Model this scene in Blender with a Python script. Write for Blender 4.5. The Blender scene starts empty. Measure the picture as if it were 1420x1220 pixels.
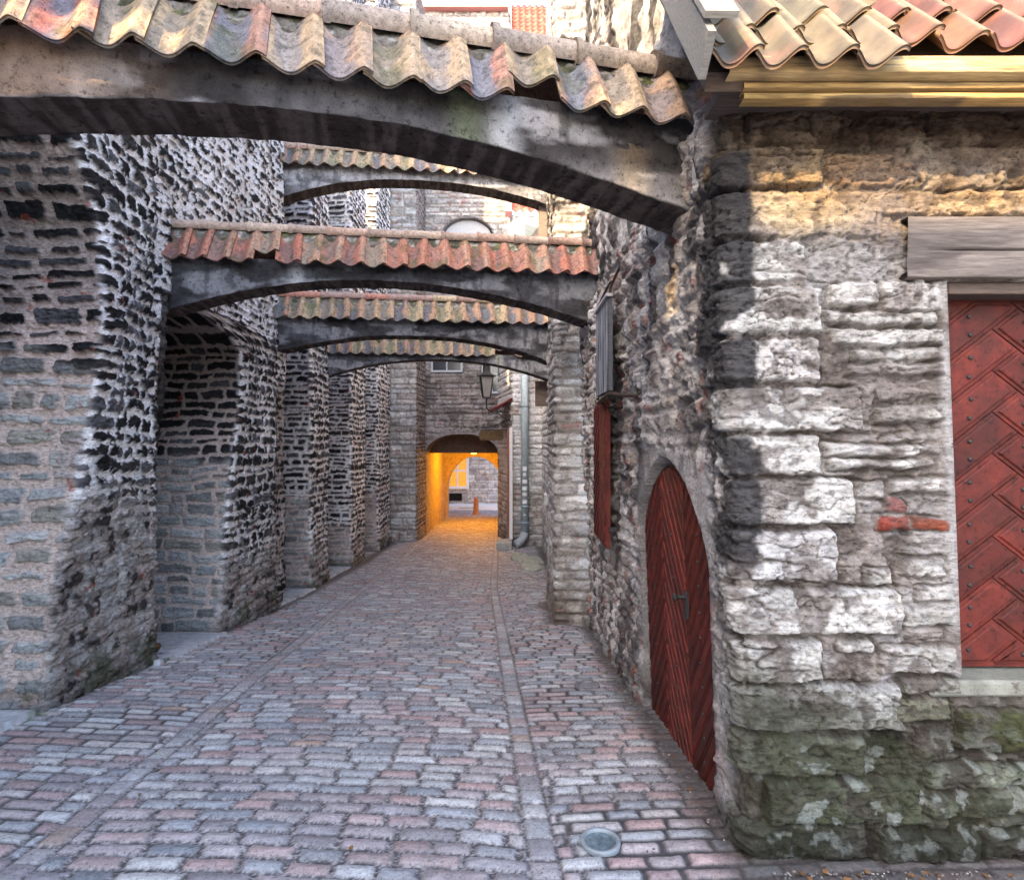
import bpy, math, random
import numpy as np
R = math.radians
rnd = random.Random(7)
sc = bpy.context.scene
COL = bpy.context.scene.collection
F = 850.0; EYE = 1.7            # pixels of focal length at photo scale, eye height

# ------------------------------------------------------------------ noise
def _h(ix, iy, s):
    ix = ix.astype(np.int64) & 0xffffffff; iy = iy.astype(np.int64) & 0xffffffff
    n = (ix * 374761393 + iy * 668265263 + s * 1274126177) & 0xffffffff
    n = ((n ^ (n >> 13)) * 1103515245) & 0xffffffff
    n = ((n ^ (n >> 15)) * 2246822519) & 0xffffffff
    n = n ^ (n >> 14)
    return n.astype(np.float64) / 4294967296.0
def hsh(i, s):
    i = np.asarray(i)
    return _h(i, i * 0 + 17, s)
def vn(x, y, s=0):
    x, y = np.broadcast_arrays(x, y)
    ix = np.floor(x); iy = np.floor(y); fx = x - ix; fy = y - iy
    fx = fx * fx * (3 - 2 * fx); fy = fy * fy * (3 - 2 * fy)
    a = _h(ix, iy, s); b = _h(ix + 1, iy, s); c = _h(ix, iy + 1, s); d = _h(ix + 1, iy + 1, s)
    return a + (b - a) * fx + (c - a) * fy + (a - b - c + d) * fx * fy
def fbm(x, y, o=4, s=0, g=.5):
    r = 0; a = 1; t = 0
    for k in range(o):
        r = r + a * vn(x * 2 ** k + 13.7 * k, y * 2 ** k + 7.3 * k, s + k * 31); t += a; a *= g
    return r / t
def sst(a, b, x):
    t = np.clip((x - a) / (b - a), 0, 1); return t * t * (3 - 2 * t)
def mix(a, b, t):
    a = np.asarray(a, float); b = np.asarray(b, float); t = np.asarray(t)[..., None]
    return a * (1 - t) + b * t

# ------------------------------------------------------------------ objects
def tag(o, label=None, cat=None, group=None, kind=None):
    if label: o['label'] = label
    if cat: o['category'] = cat
    if group: o['group'] = group
    if kind: o['kind'] = kind
    return o
def empty(name, loc, label, cat, group=None):
    o = bpy.data.objects.new(name, None); COL.objects.link(o); o.location = loc
    o.empty_display_size = .1
    bpy.context.view_layer.update()
    return tag(o, label, cat, group)
def mk(name, V, Fc, mat, parent=None, cols=None, smooth=False):
    me = bpy.data.meshes.new(name)
    V = np.asarray(V, dtype=np.float64).reshape(-1, 3)
    if parent is not None:
        V = V - np.array(wloc(parent))[None, :]
    if isinstance(Fc, np.ndarray):
        n = len(Fc); k = Fc.shape[1]
        me.vertices.add(len(V)); me.vertices.foreach_set('co', V.ravel())
        me.loops.add(n * k); me.loops.foreach_set('vertex_index', Fc.astype(np.int32).ravel())
        me.polygons.add(n); me.polygons.foreach_set('loop_start', np.arange(0, n * k, k, dtype=np.int32))
        me.update(calc_edges=True)
    else:
        me.from_pydata(V.tolist(), [], Fc); me.update()
    if smooth: me.polygons.foreach_set('use_smooth', np.ones(len(me.polygons), bool))
    if cols is not None:
        a = me.color_attributes.new('Col', 'FLOAT_COLOR', 'POINT')
        c = np.ones((len(V), 4)); c[:, :3] = np.asarray(cols).reshape(-1, 3)
        a.data.foreach_set('color', c.ravel())
    if mat: me.materials.append(mat)
    o = bpy.data.objects.new(name, me); COL.objects.link(o)
    if parent is not None: o.parent = parent
    return o
def wloc(o):
    v = [0, 0, 0]
    while o is not None:
        v = [v[i] + o.location[i] for i in range(3)]; o = o.parent
    return v
def gridfaces(nu, nv, mask=None):
    i = np.arange(nu * nv).reshape(nu, nv)
    f = np.stack([i[:-1, :-1], i[1:, :-1], i[1:, 1:], i[:-1, 1:]], -1).reshape(-1, 4)
    if mask is not None:
        m = (mask[:-1, :-1] & mask[1:, :-1] & mask[1:, 1:] & mask[:-1, 1:]).reshape(-1); f = f[m]
    return f
class MB:
    """gathers boxes, tubes and prisms into one mesh"""
    def __init__(s): s.v = []; s.f = []; s.c = []; s.col = (.3, .3, .3)
    def add(s, v, f, col=None):
        b = len(s.v); s.v += [tuple(map(float, p)) for p in v]; s.f += [tuple(b + i for i in q) for q in f]
        s.c += [col or s.col] * len(v); return s
    def box(s, x0, x1, y0, y1, z0, z1, col=None, bev=0.0):
        if bev <= 0:
            v = [(x, y, z) for x in (x0, x1) for y in (y0, y1) for z in (z0, z1)]
            return s.add(v, [(0, 1, 3, 2), (4, 6, 7, 5), (0, 4, 5, 1), (2, 3, 7, 6), (0, 2, 6, 4), (1, 5, 7, 3)], col)
        # chamfered box
        v = []; idx = {}
        X = (x0, x1); Y = (y0, y1); Z = (z0, z1)
        for i in (0, 1):
            for j in (0, 1):
                for k in (0, 1):
                    sx, sy, sz = (1 - 2 * i) * bev, (1 - 2 * j) * bev, (1 - 2 * k) * bev
                    idx[i, j, k] = len(v)
                    v += [(X[i], Y[j] + sy, Z[k] + sz), (X[i] + sx, Y[j], Z[k] + sz), (X[i] + sx, Y[j] + sy, Z[k])]
        g = lambda i, j, k, a: idx[i, j, k] + a
        f = []
        for i in (0, 1):
            q = [g(i, 0, 0, 0), g(i, 1, 0, 0), g(i, 1, 1, 0), g(i, 0, 1, 0)]; f.append(q if i else q[::-1])
            q = [g(0, i, 0, 1), g(0, i, 1, 1), g(1, i, 1, 1), g(1, i, 0, 1)]; f.append(q if i else q[::-1])
            q = [g(0, 0, i, 2), g(1, 0, i, 2), g(1, 1, i, 2), g(0, 1, i, 2)]; f.append(q if i else q[::-1])
        for i in (0, 1):
            for j in (0, 1):
                f.append((g(i, j, 0, 0), g(i, j, 1, 0), g(i, j, 1, 1), g(i, j, 0, 1)))
                f.append((g(i, 0, j, 0), g(i, 1, j, 0), g(i, 1, j, 2), g(i, 0, j, 2)))
                f.append((g(0, i, j, 1), g(1, i, j, 1), g(1, i, j, 2), g(0, i, j, 2)))
                for k in (0, 1): f.append((g(i, j, k, 0), g(i, j, k, 1), g(i, j, k, 2)))
        return s.add(v, f, col)
    def beam(s, a, b, w, h, col=None, up=(0, 0, 1)):
        a = np.array(a, float); b = np.array(b, float); t = (b - a) / np.linalg.norm(b - a)
        up = np.array(up, float); r = np.cross(t, up); r /= np.linalg.norm(r); u = np.cross(r, t)
        v = [p + r * i * w / 2 + u * j * h / 2 for p in (a, b) for i, j in ((-1, -1), (1, -1), (1, 1), (-1, 1))]
        return s.add(v, [(3, 2, 1, 0), (4, 5, 6, 7), (0, 1, 5, 4), (1, 2, 6, 5), (2, 3, 7, 6), (3, 0, 4, 7)], col)
    def tube(s, pts, r, n=8, col=None, cap=True):
        pts = [np.array(p, float) for p in pts]; rr = r if isinstance(r, (list, tuple)) else [r] * len(pts)
        v = []; f = []; ref = None
        for i, p in enumerate(pts):
            t = pts[min(i + 1, len(pts) - 1)] - pts[max(i - 1, 0)]; t /= np.linalg.norm(t)
            if ref is None:
                ref = np.cross(t, (0, 0, 1)); 
                if np.linalg.norm(ref) < .1: ref = np.cross(t, (1, 0, 0))
            e = ref - t * ref.dot(t); e /= np.linalg.norm(e); ref = e; g = np.cross(t, e)
            v += [p + rr[i] * (math.cos(2 * math.pi * k / n) * e + math.sin(2 * math.pi * k / n) * g) for k in range(n)]
        for i in range(len(pts) - 1):
            for k in range(n):
                f.append((i * n + k, i * n + (k + 1) % n, (i + 1) * n + (k + 1) % n, (i + 1) * n + k))
        if cap: f.append(tuple(range(n))[::-1]); f.append(tuple((len(pts) - 1) * n + k for k in range(n)))
        return s.add(v, f, col)
    def lathe(s, cx, cy, prof, n=20, col=None):
        v = []; f = []
        for (r, z) in prof: v += [(cx + r * math.cos(2 * math.pi * k / n), cy + r * math.sin(2 * math.pi * k / n), z) for k in range(n)]
        for i in range(len(prof) - 1):
            for k in range(n): f.append((i * n + k, i * n + (k + 1) % n, (i + 1) * n + (k + 1) % n, (i + 1) * n + k))
        f.append(tuple(range(n))[::-1]); f.append(tuple((len(prof) - 1) * n + k for k in range(n)))
        return s.add(v, f, col)
    def build(s, name, mat, parent=None, smooth=False):
        return mk(name, s.v, s.f, mat, parent, s.c, smooth)

# ------------------------------------------------------------------ materials
def mat(name, rough=.85, fine=40, famt=.25, bump=.5, bscale=60, bdist=.004, base=None, spec=.3, speck=0, metal=0, stretch=(1, 1, 1), emit=None, estr=0, tint2=None, crisp=False):
    m = bpy.data.materials.new(name); m.use_nodes = True; nt = m.node_tree; N = nt.nodes; L = nt.links
    b = N['Principled BSDF']; b.inputs['Roughness'].default_value = rough; b.inputs['Metallic'].default_value = metal
    b.inputs['Specular IOR Level'].default_value = spec
    tc = N.new('ShaderNodeTexCoord'); mp = N.new('ShaderNodeMapping'); mp.inputs['Scale'].default_value = stretch
    L.new(tc.outputs['Object'], mp.inputs[0])
    def noise(sc_, det=4, ro=.6):
        n = N.new('ShaderNodeTexNoise'); n.inputs['Scale'].default_value = sc_; n.inputs['Detail'].default_value = det
        n.inputs['Roughness'].default_value = ro; L.new(mp.outputs[0], n.inputs['Vector']); return n
    if base is None:
        a = N.new('ShaderNodeAttribute'); a.attribute_name = 'Col'; src = a.outputs['Color']
    else:
        c = N.new('ShaderNodeRGB'); c.outputs[0].default_value = (*base, 1); src = c.outputs[0]
    n1 = noise(fine, 5, .65)
    mr = N.new('ShaderNodeMapRange'); mr.inputs['From Min'].default_value = .3; mr.inputs['From Max'].default_value = .7
    mr.inputs['To Min'].default_value = 1 - famt; mr.inputs['To Max'].default_value = 1 + famt
    L.new(n1.outputs[0], mr.inputs['Value'])
    mx = N.new('ShaderNodeVectorMath'); mx.operation = 'SCALE'; L.new(src, mx.inputs[0]); L.new(mr.outputs[0], mx.inputs['Scale'])
    out = mx.outputs[0]
    if tint2:
        n3 = noise(tint2[0], 3, .6); r3 = N.new('ShaderNodeMapRange'); r3.inputs['From Min'].default_value = .45; r3.inputs['From Max'].default_value = .65
        L.new(n3.outputs[0], r3.inputs['Value']); m3 = N.new('ShaderNodeMix'); m3.data_type = 'RGBA'
        r3.inputs['To Max'].default_value = tint2[2]
        L.new(r3.outputs[0], m3.inputs['Factor']); L.new(out, m3.inputs['A']); m3.inputs['B'].default_value = (*tint2[1], 1); out = m3.outputs['Result']
    if speck:
        n2 = noise(170, 2, .5); r2 = N.new('ShaderNodeMapRange'); r2.inputs['From Min'].default_value = .34; r2.inputs['From Max'].default_value = .42
        r2.inputs['To Min'].default_value = 1 - speck; L.new(n2.outputs[0], r2.inputs['Value'])
        m2 = N.new('ShaderNodeVectorMath'); m2.operation = 'SCALE'; L.new(out, m2.inputs[0]); L.new(r2.outputs[0], m2.inputs['Scale']); out = m2.outputs[0]
    if crisp:      # dirt held in the finest pits
        n5 = noise(bscale * 1.7, 10, .78); r5 = N.new('ShaderNodeMapRange'); r5.inputs['From Min'].default_value = .37; r5.inputs['From Max'].default_value = .47
        r5.inputs['To Min'].default_value = .30; r5.inputs['To Max'].default_value = 1.05; L.new(n5.outputs[0], r5.inputs['Value'])
        m5 = N.new('ShaderNodeVectorMath'); m5.operation = 'SCALE'; L.new(out, m5.inputs[0]); L.new(r5.outputs[0], m5.inputs['Scale']); out = m5.outputs[0]
    L.new(out, b.inputs['Base Color'])
    if bump:
        n4 = noise(bscale, 10, .74) if crisp else noise(bscale, 8, .7); bp = N.new('ShaderNodeBump'); bp.inputs['Strength'].default_value = bump; bp.inputs['Distance'].default_value = bdist
        L.new(n4.outputs[0], bp.inputs['Height']); L.new(bp.outputs[0], b.inputs['Normal'])
    if emit:
        b.inputs['Emission Color'].default_value = (*emit, 1); b.inputs['Emission Strength'].default_value = estr
    return m
M = {}
M['stone'] = mat('stone', .92, 30, .3, 1.0, 20, .026, speck=.3, spec=.2, crisp=True, stretch=(1, 1, 2.2))
M['stone_far'] = mat('stone_far', .92, 14, .3, 1.0, 10, .05, spec=.2, crisp=True, stretch=(1, 1, 2))
M['sett'] = mat('sett', .66, 45, .22, .6, 45, .0045, speck=.3, spec=.4, crisp=True)
M['beam'] = mat('sooty_plaster', .92, 9, .35, .9, 16, .02, speck=.3, spec=.15, crisp=True)
M['plaster'] = mat('plaster', .9, 9, .3, .5, 30, .006, speck=.3, spec=.2)
M['tile'] = mat('tile', .78, 28, .35, .7, 34, .007, speck=.4, spec=.2, crisp=True)
M['glazed'] = mat('glazed_tile', .5, 22, .25, .25, 50, .003, spec=.5)
M['wood'] = mat('weathered_wood', .8, 14, .35, .8, 22, .006, stretch=(.6, 6, 6), spec=.25)
M['redpaint'] = mat('red_paint', .66, 16, .35, .6, 22, .005, spec=.25, speck=.25, tint2=(7, (.035, .010, .008), .6), crisp=True)
M['iron'] = mat('black_iron', .6, 30, .2, .3, 60, .002, base=(.018, .017, .018), spec=.4)
M['rust'] = mat('rusty_iron', .8, 30, .4, .3, 60, .002, base=(.05, .03, .022), spec=.3)
M['zinc'] = mat('zinc', .5, 20, .2, .1, 60, .001, spec=.4, metal=.1)
M['glass'] = mat('window_glass', .12, 3, .3, 0, 1, 0, base=(.03, .035, .045), spec=.6)
M['white'] = mat('white_paint', .6, 20, .1, .1, 60, .001, spec=.3)
M['moss'] = mat('moss', .95, 60, .5, 1, 120, .01, spec=.1)
M['warmglass'] = mat('warm_window', .3, 9, .5, 0, 1, 0, base=(.30, .14, .03), emit=(1, .42, .05), estr=.12)
M['bulb'] = mat('bulb', .3, 9, .1, 0, 1, 0, base=(.9, .5, .1), emit=(1, .42, .04), estr=14)

# ------------------------------------------------------------------ street level
GP = np.array([(-14, 1.55), (0, .30), (2.5, .0), (6, -.41), (10, -.86), (14, -1.12), (19, -1.32), (25, -1.42), (29, -1.56), (70, -1.7)])
def gz(y): return np.interp(y, GP[:, 0], GP[:, 1])
def px(x, y, d):                       # photo pixel + depth -> world
    return np.array([(x - 710) / F * d, d, EYE - (y - 610) / F * d])

# ------------------------------------------------------------------ masonry layouts
def courses(vmin, vmax, umin, umax, h, l, seed, warp=.02, inset=.008, irr=.5):
    r = random.Random(seed); vb = [vmin - .5]
    while vb[-1] < vmax + .5: vb.append(vb[-1] + r.uniform(*h))
    vb = np.array(vb); allj = []
    for j in range(len(vb)):
        u = umin - 1 - r.uniform(0, l[1]); row = [j * 1000 + u]
        while u < umax + 1.5:
            u += r.uniform(*l); row.append(j * 1000 + u)
        allj += row
    allj = np.array(allj)
    def f(U, V):
        Uw = U + warp * 1.5 * (fbm(U * 3, V * 3, 3, seed) - .5) * 2 + .012 * (vn(U * 25, V * 25, seed + 5) - .5)
        Vw = V + warp * (fbm(U * 2.3, V * 2.5, 3, seed + 9) - .5) * 2 + .010 * (vn(U * 22, V * 30, seed + 6) - .5)
        j = np.clip(np.searchsorted(vb, Vw) - 1, 0, len(vb) - 2)
        k = np.searchsorted(allj, j * 1000 + Uw) - 1; k = np.clip(k, 0, len(allj) - 2)
        u0 = allj[k] - j * 1000; u1 = allj[k + 1] - j * 1000; u1 = np.where(u1 > 500, u0 + .3, u1)
        v0 = vb[j]; v1 = vb[j + 1]
        ia = inset * (1 + irr * 3 * hsh(k, 1)); ib = inset * (1 + irr * 3 * hsh(k, 2)); ic = inset * (1 + irr * 2 * hsh(k, 3)); id_ = inset * (1 + irr * 4 * hsh(k, 4))
        a0 = u0 + ia; a1 = u1 - ib; b0 = v0 + ic; b1 = v1 - id_
        skew = (hsh(k, 7) - .5) * irr * .12
        uc = (a0 + a1) / 2; vc = (b0 + b1) / 2
        qx = np.abs(Uw - uc) - (a1 - a0) / 2; qy = np.abs(Vw - vc + skew * (Uw - uc)) - (b1 - b0) / 2
        rr = .35 * np.minimum(a1 - a0, b1 - b0) * (.4 + .6 * hsh(k, 5)) * (.4 + irr)
        ax = np.maximum(qx + rr, 0); ay = np.maximum(qy + rr, 0)
        sd = np.sqrt(ax * ax + ay * ay) + np.minimum(np.maximum(qx + rr, qy + rr), 0) - rr
        return sd, k, (Uw - uc), (Vw - vc)
    return f
def rects_layout(rects, seed, rough=.017):
    def f(U, V):
        Uw = U + .03 * (fbm(U * 4, V * 4, 3, seed) - .5) + rough * (fbm(U * 22, V * 22, 3, seed + 5) - .5) * 2
        Vw = V + .022 * (fbm(U * 3.5, V * 5, 3, seed + 9) - .5) + rough * (fbm(U * 20, V * 26, 3, seed + 6) - .5) * 1.6
        sd = np.full(U.shape, 1.0); k = np.zeros(U.shape, int) - 1
        for n, (a, b, c, d, *_) in enumerate(rects):
            uc = (a + b) / 2; vc = (c + d) / 2; rr = min(b - a, d - c) * .10
            qx = np.abs(Uw - uc) - (b - a) / 2 + rr; qy = np.abs(Vw - vc) - (d - c) / 2 + rr
            s = np.hypot(np.maximum(qx, 0), np.maximum(qy, 0)) + np.minimum(np.maximum(qx, qy), 0) - rr
            m = s < sd; sd = np.where(m, s, sd); k = np.where(m, n, k)
        return sd, k
    return f

# ------------------------------------------------------------------ a wall skin along a plan path
def path_samples(pts, steps, smooth=.05):
    P = []; U = []; u = 0
    for i in range(len(pts) - 1):
        a = np.array(pts[i], float); b = np.array(pts[i + 1], float); L = np.linalg.norm(b - a)
        n = max(2, int(L / steps[i])); t = np.arange(n) / n
        P.append(a + (b - a) * t[:, None]); U.append(u + L * t); u += L
    P.append(np.array([pts[-1]], float)); U.append(np.array([u])); P = np.concatenate(P); U = np.concatenate(U)
    # rounded corners: average over a window of arc length
    def at(u_): return np.stack([np.interp(u_, U, P[:, 0]), np.interp(u_, U, P[:, 1])], -1)
    acc = 0; ks = np.linspace(-1, 1, 9)
    for k in ks: acc = acc + at(np.clip(U + k * smooth, 0, u))
    Ps = acc / len(ks)
    e = max(smooth * .5, .012)
    T = at(np.clip(U + e, 0, u)) - at(np.clip(U - e, 0, u)); T2 = 0
    for k in ks: T2 = T2 + (at(np.clip(U + k * smooth + e, 0, u)) - at(np.clip(U + k * smooth - e, 0, u)))
    T = T2; T = T / (np.linalg.norm(T, axis=1)[:, None] + 1e-9)
    return Ps, np.stack([T[:, 1], -T[:, 0]], -1), U
def wall_skin(name, pts, steps, z0, z1, dz, surf, mat_, parent=None, u0=0.0, post=None, smooth=.05, zvals=None):
    P, N, U = path_samples(pts, steps, smooth); Z = zvals if zvals is not None else np.arange(z0, z1 + dz, dz)
    UU, ZZ = np.meshgrid(U + u0, Z, indexing='ij')
    h, c, mask = surf(UU, ZZ)
    X = P[:, 0][:, None] + N[:, 0][:, None] * h; Y = P[:, 1][:, None] + N[:, 1][:, None] * h; ZZ2 = ZZ.copy()
    if post: X, Y, ZZ2 = post(X, Y, ZZ2, UU)
    V = np.stack([X, Y, ZZ2], -1).reshape(-1, 3)
    return mk(name, V, gridfaces(len(U), len(Z), mask), mat_, parent, c.reshape(-1, 3), True)
# ================================================================== walls
BLACK = (.020, .019, .021); WHITE = (.84, .82, .83); BEIGE = (.57, .465, .42); GREYB = (.42, .43, .42); PALE = (.50, .50, .51)
BROWN = (.19, .16, .145); TAN = (.40, .33, .24); GREEN = (.045, .065, .02); BRICK = (.33, .07, .04)
def strata(U, V, s, fu=9, fv=34):     # layered limestone: sharp horizontal ledges
    n = fbm(U * fu * .5 + 2 * fbm(U * 3, V * 3, 2, s + 3), V * fv + 4 * fbm(U * 2.2, V * 3, 3, s + 7), 3, s)
    return n + .9 * (1 - np.abs(2 * fbm(U * 4, V * fv * .55, 2, s + 2) - 1))
def cracks(U, V, s, fu=5, fv=16, w=.10):
    n = vn(U * fu + 2.5 * fbm(U * 6, V * 9, 3, s), V * fv + 3.0 * fbm(U * 5, V * 8, 3, s + 1), s + 2); return np.exp(-(np.abs(n - .5) / w * 2) ** 1.2)
def rubble(U, V, s): return fbm(U * 9, V * 10, 5, s, .62)

def stone_tint(k, pal, s):
    pal = np.array(pal, float); i = (hsh(k, s) * len(pal)).astype(int) % len(pal)
    return pal[i] * (.82 + .36 * hsh(k, s + 1))[..., None]

# ---------- corner house : alley side (u<0) and sunlit front (u>0)
def fr(x0, y0, x1, y1, c, pr=.035):
    k = 2.5 / F
    return ((x0 - 710) * k - .9, (x1 - 710) * k - .9, EYE - (y1 - 610) * k, EYE - (y0 - 610) * k, c, pr)
W_ = (.485, .475, .46); G_ = (.37, .36, .345); T_ = (.36, .30, .22); MoW = (.40, .43, .38)
FACADE = [fr(960, 208, 1153, 262, T_, .04), fr(1158, 212, 1300, 258, (.36, .27, .2), .01), fr(985, 266, 1226, 330, (.38, .34, .28), .035),
    fr(945, 334, 1124, 393, W_, .035), fr(975, 398, 1145, 464, W_, .045), fr(940, 470, 1140, 530, (.5, .48, .47), .03),
    fr(965, 537, 1196, 598, W_, .05), fr(940, 604, 1136, 660, W_, .035), fr(985, 664, 1182, 728, W_, .03), fr(950, 736, 1152, 806, (.5, .49, .49), .035),
    fr(955, 815, 1236, 878, W_, .055), fr(970, 885, 1124, 944, W_, .05), fr(955, 948, 1232, 1010, (.46, .46, .45), .05),
    fr(975, 1016, 1180, 1072, (.30, .31, .26), .05), fr(1040, 1076, 1252, 1134, (.24, .27, .2), .06), fr(965, 1134, 1172, 1182, (.22, .22, .2), .03),
    fr(1154, 393, 1222, 424, W_, .03), fr(1226, 390, 1312, 432, W_, .03), fr(1148, 432, 1302, 452, G_, .045), fr(1156, 456, 1314, 480, W_, .055),
    fr(1186, 484, 1316, 501, W_, .03), fr(1176, 504, 1312, 522, G_, .04), fr(1215, 526, 1316, 556, (.3, .27, .26), .02), fr(1218, 562, 1310, 586, G_, .035),
    fr(1140, 588, 1212, 598, W_, .02), fr(1222, 603, 1292, 613, W_, .045), fr(1142, 616, 1302, 634, W_, .05), fr(1146, 636, 1290, 650, W_, .045),
    fr(1232, 664, 1316, 684, W_, .04), fr(1186, 668, 1226, 690, G_, .02), fr(1208, 716, 1256, 737, (.21, .045, .03), .015), fr(1258, 716, 1308, 734, (.24, .06, .028), .02), fr(1226, 690, 1252, 710, (.24, .09, .085), .012),
    fr(1190, 790, 1228, 811, G_, .03), fr(1240, 772, 1300, 800, G_, .02), fr(1262, 812, 1310, 836, G_, .02), fr(1238, 840, 1312, 868, G_, .02), fr(1196, 852, 1226, 872, G_, .015),
    fr(1206, 896, 1310, 934, G_, .02), fr(1150, 885, 1196, 905, G_, .02), fr(1236, 940, 1318, 962, (.28, .28, .25), .03),
    fr(1262, 1058, 1404, 1088, MoW, .04), fr(1262, 1092, 1378, 1126, MoW, .05), fr(1384, 1092, 1460, 1122, MoW, .03), fr(1190, 1128, 1290, 1143, G_, .03), fr(1340, 1128, 1440, 1140, G_, .04),
    fr(1190, 1148, 1326, 1184, (.28, .3, .27), .05), fr(1330, 1146, 1394, 1180, (.36, .36, .37), .04), fr(1400, 1146, 1480, 1182, (.25, .26, .22), .04),
    fr(1310, 985, 1420, 1040, (.12, .13, .06), .03), fr(1190, 1010, 1250, 1050, (.03, .03, .02), -.03), fr(1210, 970, 1300, 1000, (.28, .28, .22), .02),
    fr(1050, 145, 1170, 200, (.15, .115, .10), .02), fr(1180, 150, 1290, 200, (.13, .10, .09), .025), fr(1300, 150, 1460, 200, (.14, .11, .10), .015),
    fr(1100, 265, 1440, 300, (.4, .33, .25), .015)]
fac_l = rects_layout(FACADE, 11); side_l = courses(-1, 9, -6, .2, (.07, .19), (.10, .42), 5, .05, .010, .7)
FC = np.array([f[4] for f in FACADE] + [(.2, .17, .16)]); FPR = np.array([f[5] for f in FACADE] + [0.])
def arch_in(Y, Z, yc, hw, zs, rise, p=2.0):
    t = np.clip(np.abs(Y - yc) / hw, 0, 1)
    return (np.abs(Y - yc) < hw) & (Z < zs + rise * (1 - t ** p) ** (1 / 1.6))
def house_surf(U, Z):
    n1 = fbm(U * 1.7, Z * 1.7, 4, 3); n2 = rubble(U, Z, 21); n3 = fbm(U * 40, Z * 44, 3, 8); st = strata(U, Z, 31)
    big = fbm(U * 5, Z * 5, 4, 77)
    # front
    sd, k = fac_l(U, Z); q = sst(0.0, -.013, sd + .006 * (n3 - .5)); q2 = sst(.002, -.004, sd + .006 * (n3 - .5))
    ck = cracks(U, Z, 301, 3.0, 20, .05) * sst(.42, .60, fbm(U * 5, Z * 5, 3, 305)); ck2 = cracks(U, Z, 311, 8, 34, .075) * sst(.40, .6, fbm(U * 8, Z * 8, 3, 315)); pit = sst(.62, .70, vn(U * 55, Z * 60, 317)) * sst(.5, .6, fbm(U * 9, Z * 9, 3, 318)); n4 = fbm(U * 26, Z * 34, 4, 319, .65)
    hf = (n2 - .5) * .070 * (1 - .75 * q) + (n3 - .5) * .012 + (n4 - .5) * .020 + q * (FPR[k] * .62 + .004 + (st - 1) * .010) - ck * .016 - ck2 * .009 - pit * .008
    hf += -.030 * np.exp(-((sd - .006) / .006) ** 2) * sst(.42, .5, n1)
    mort = mix((.14, .118, .108), (.27, .24, .225), sst(.42, .62, n2)); mort = mix(mort, (.34, .33, .33), sst(.55, .7, big)[...] * .8)
    cst = FC[k] * (.80 + .35 * sst(.3, .8, st - .6))[..., None] * (.85 + .3 * n3)[..., None]
    # patches of grey mortar smeared on the stones, and worn pits
    q2 = q2 * (1 - .85 * sst(.53, .61, fbm(U * 7 + 3, Z * 8, 4, 55)))
    cf = mix(mort, cst, q2); cf = mix(cf, (.085, .07, .065), np.clip(ck * .95 + ck2 * .65 + pit * .45, 0, .92)); cf = cf * (.78 + .44 * n4)[..., None]
    cf = mix(cf, (.10, .085, .08), sst(.60, .72, fbm(U * 16, Z * 18, 4, 57)) * .7)
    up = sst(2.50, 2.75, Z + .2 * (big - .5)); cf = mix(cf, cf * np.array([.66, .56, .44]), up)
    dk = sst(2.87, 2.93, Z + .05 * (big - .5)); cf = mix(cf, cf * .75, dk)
    br = sst(.53, .62, fbm(U * 3.1 + 9, Z * 2.7, 4, 58)) * sst(.35, .6, U) * sst(2.95, 2.6, Z) * sst(1.2, 1.9, Z)
    cf = mix(cf, np.array([.17, .145, .135]) * (.8 + .5 * n3)[..., None], br * .75)
    # alley side: rough rubble smeared with render
    ss, ks, lu, lv = side_l(U, Z); r = rubble(U * .9, Z * .8, 43)
    qs = sst(.012, -.02, ss + .03 * (r - .5))
    hs = (fbm(U * 2.2, Z * 1.8, 3, 91) - .5) * .08 + (r - .5) * .055 + (fbm(U * 24, Z * 22, 4, 92, .65) - .5) * .04 + qs * (.022 + .03 * (hsh(ks, 9) - .4)) + (st - 1) * .010 + (n3 - .5) * .014
    cs = stone_tint(ks, [(.29, .25, .23), (.38, .345, .33), (.21, .18, .17), (.44, .42, .42), (.32, .26, .22)], 4)
    cs = mix(np.array([.48, .44, .42]), cs, qs * .9)
    cs = mix(cs, (.58, .55, .54), sst(.52, .60, fbm(U * 6, Z * 2.6, 5, 66)) * .85)
    cs = mix(cs, (.05, .043, .045), sst(.53, .62, fbm(U * 5 + 4, Z * 2.2, 5, 67)) * .8)
    cs = mix(cs, BRICK, sst(.70, .74, fbm(U * 9, Z * 9, 3, 68)) * .5)
    # smooth render round the little door
    dn = np.hypot((U + 1.12) / 1.05, (Z - .7) / 1.25); pl = sst(1.02, .88, dn + .30 * (big - .5)); pl2 = sst(-.42, -.22, U) * sst(-.06, -.12, U) * sst(1.0, .6, Z)
    pl = np.maximum(pl * .55, pl2)
    hs = hs * (1 - .65 * pl); cs = mix(cs, np.array([.36, .345, .345]) * (.75 + .5 * big)[..., None], pl * .8)
    t = sst(-.16, -.04, U + .10 * (big - .5)); tq = np.clip(t + q * .99 * (U > -.45), 0, 1)
    h = hs * (1 - tq) + hf * tq; c = mix(cs, cf, tq)
    # soot on the corner quoins
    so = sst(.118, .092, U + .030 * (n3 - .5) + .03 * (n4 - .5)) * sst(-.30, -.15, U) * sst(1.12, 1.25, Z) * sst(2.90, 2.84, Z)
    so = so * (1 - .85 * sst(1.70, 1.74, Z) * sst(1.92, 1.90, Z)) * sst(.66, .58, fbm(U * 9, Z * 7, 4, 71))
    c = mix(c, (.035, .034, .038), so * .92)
    # moss and damp at the foot
    g = gz(2.5 + np.maximum(-U, 0)); lowf = (Z - g)
    mo = sst(.85, .45, lowf + .7 * (n1 - .5)) * sst(.44, .58, fbm(U * 4.5, Z * 5.5, 5, 72)) * sst(-.25, .15, U)
    mg = mix((.016, .020, .009), (.055, .058, .032), n3)
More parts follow.
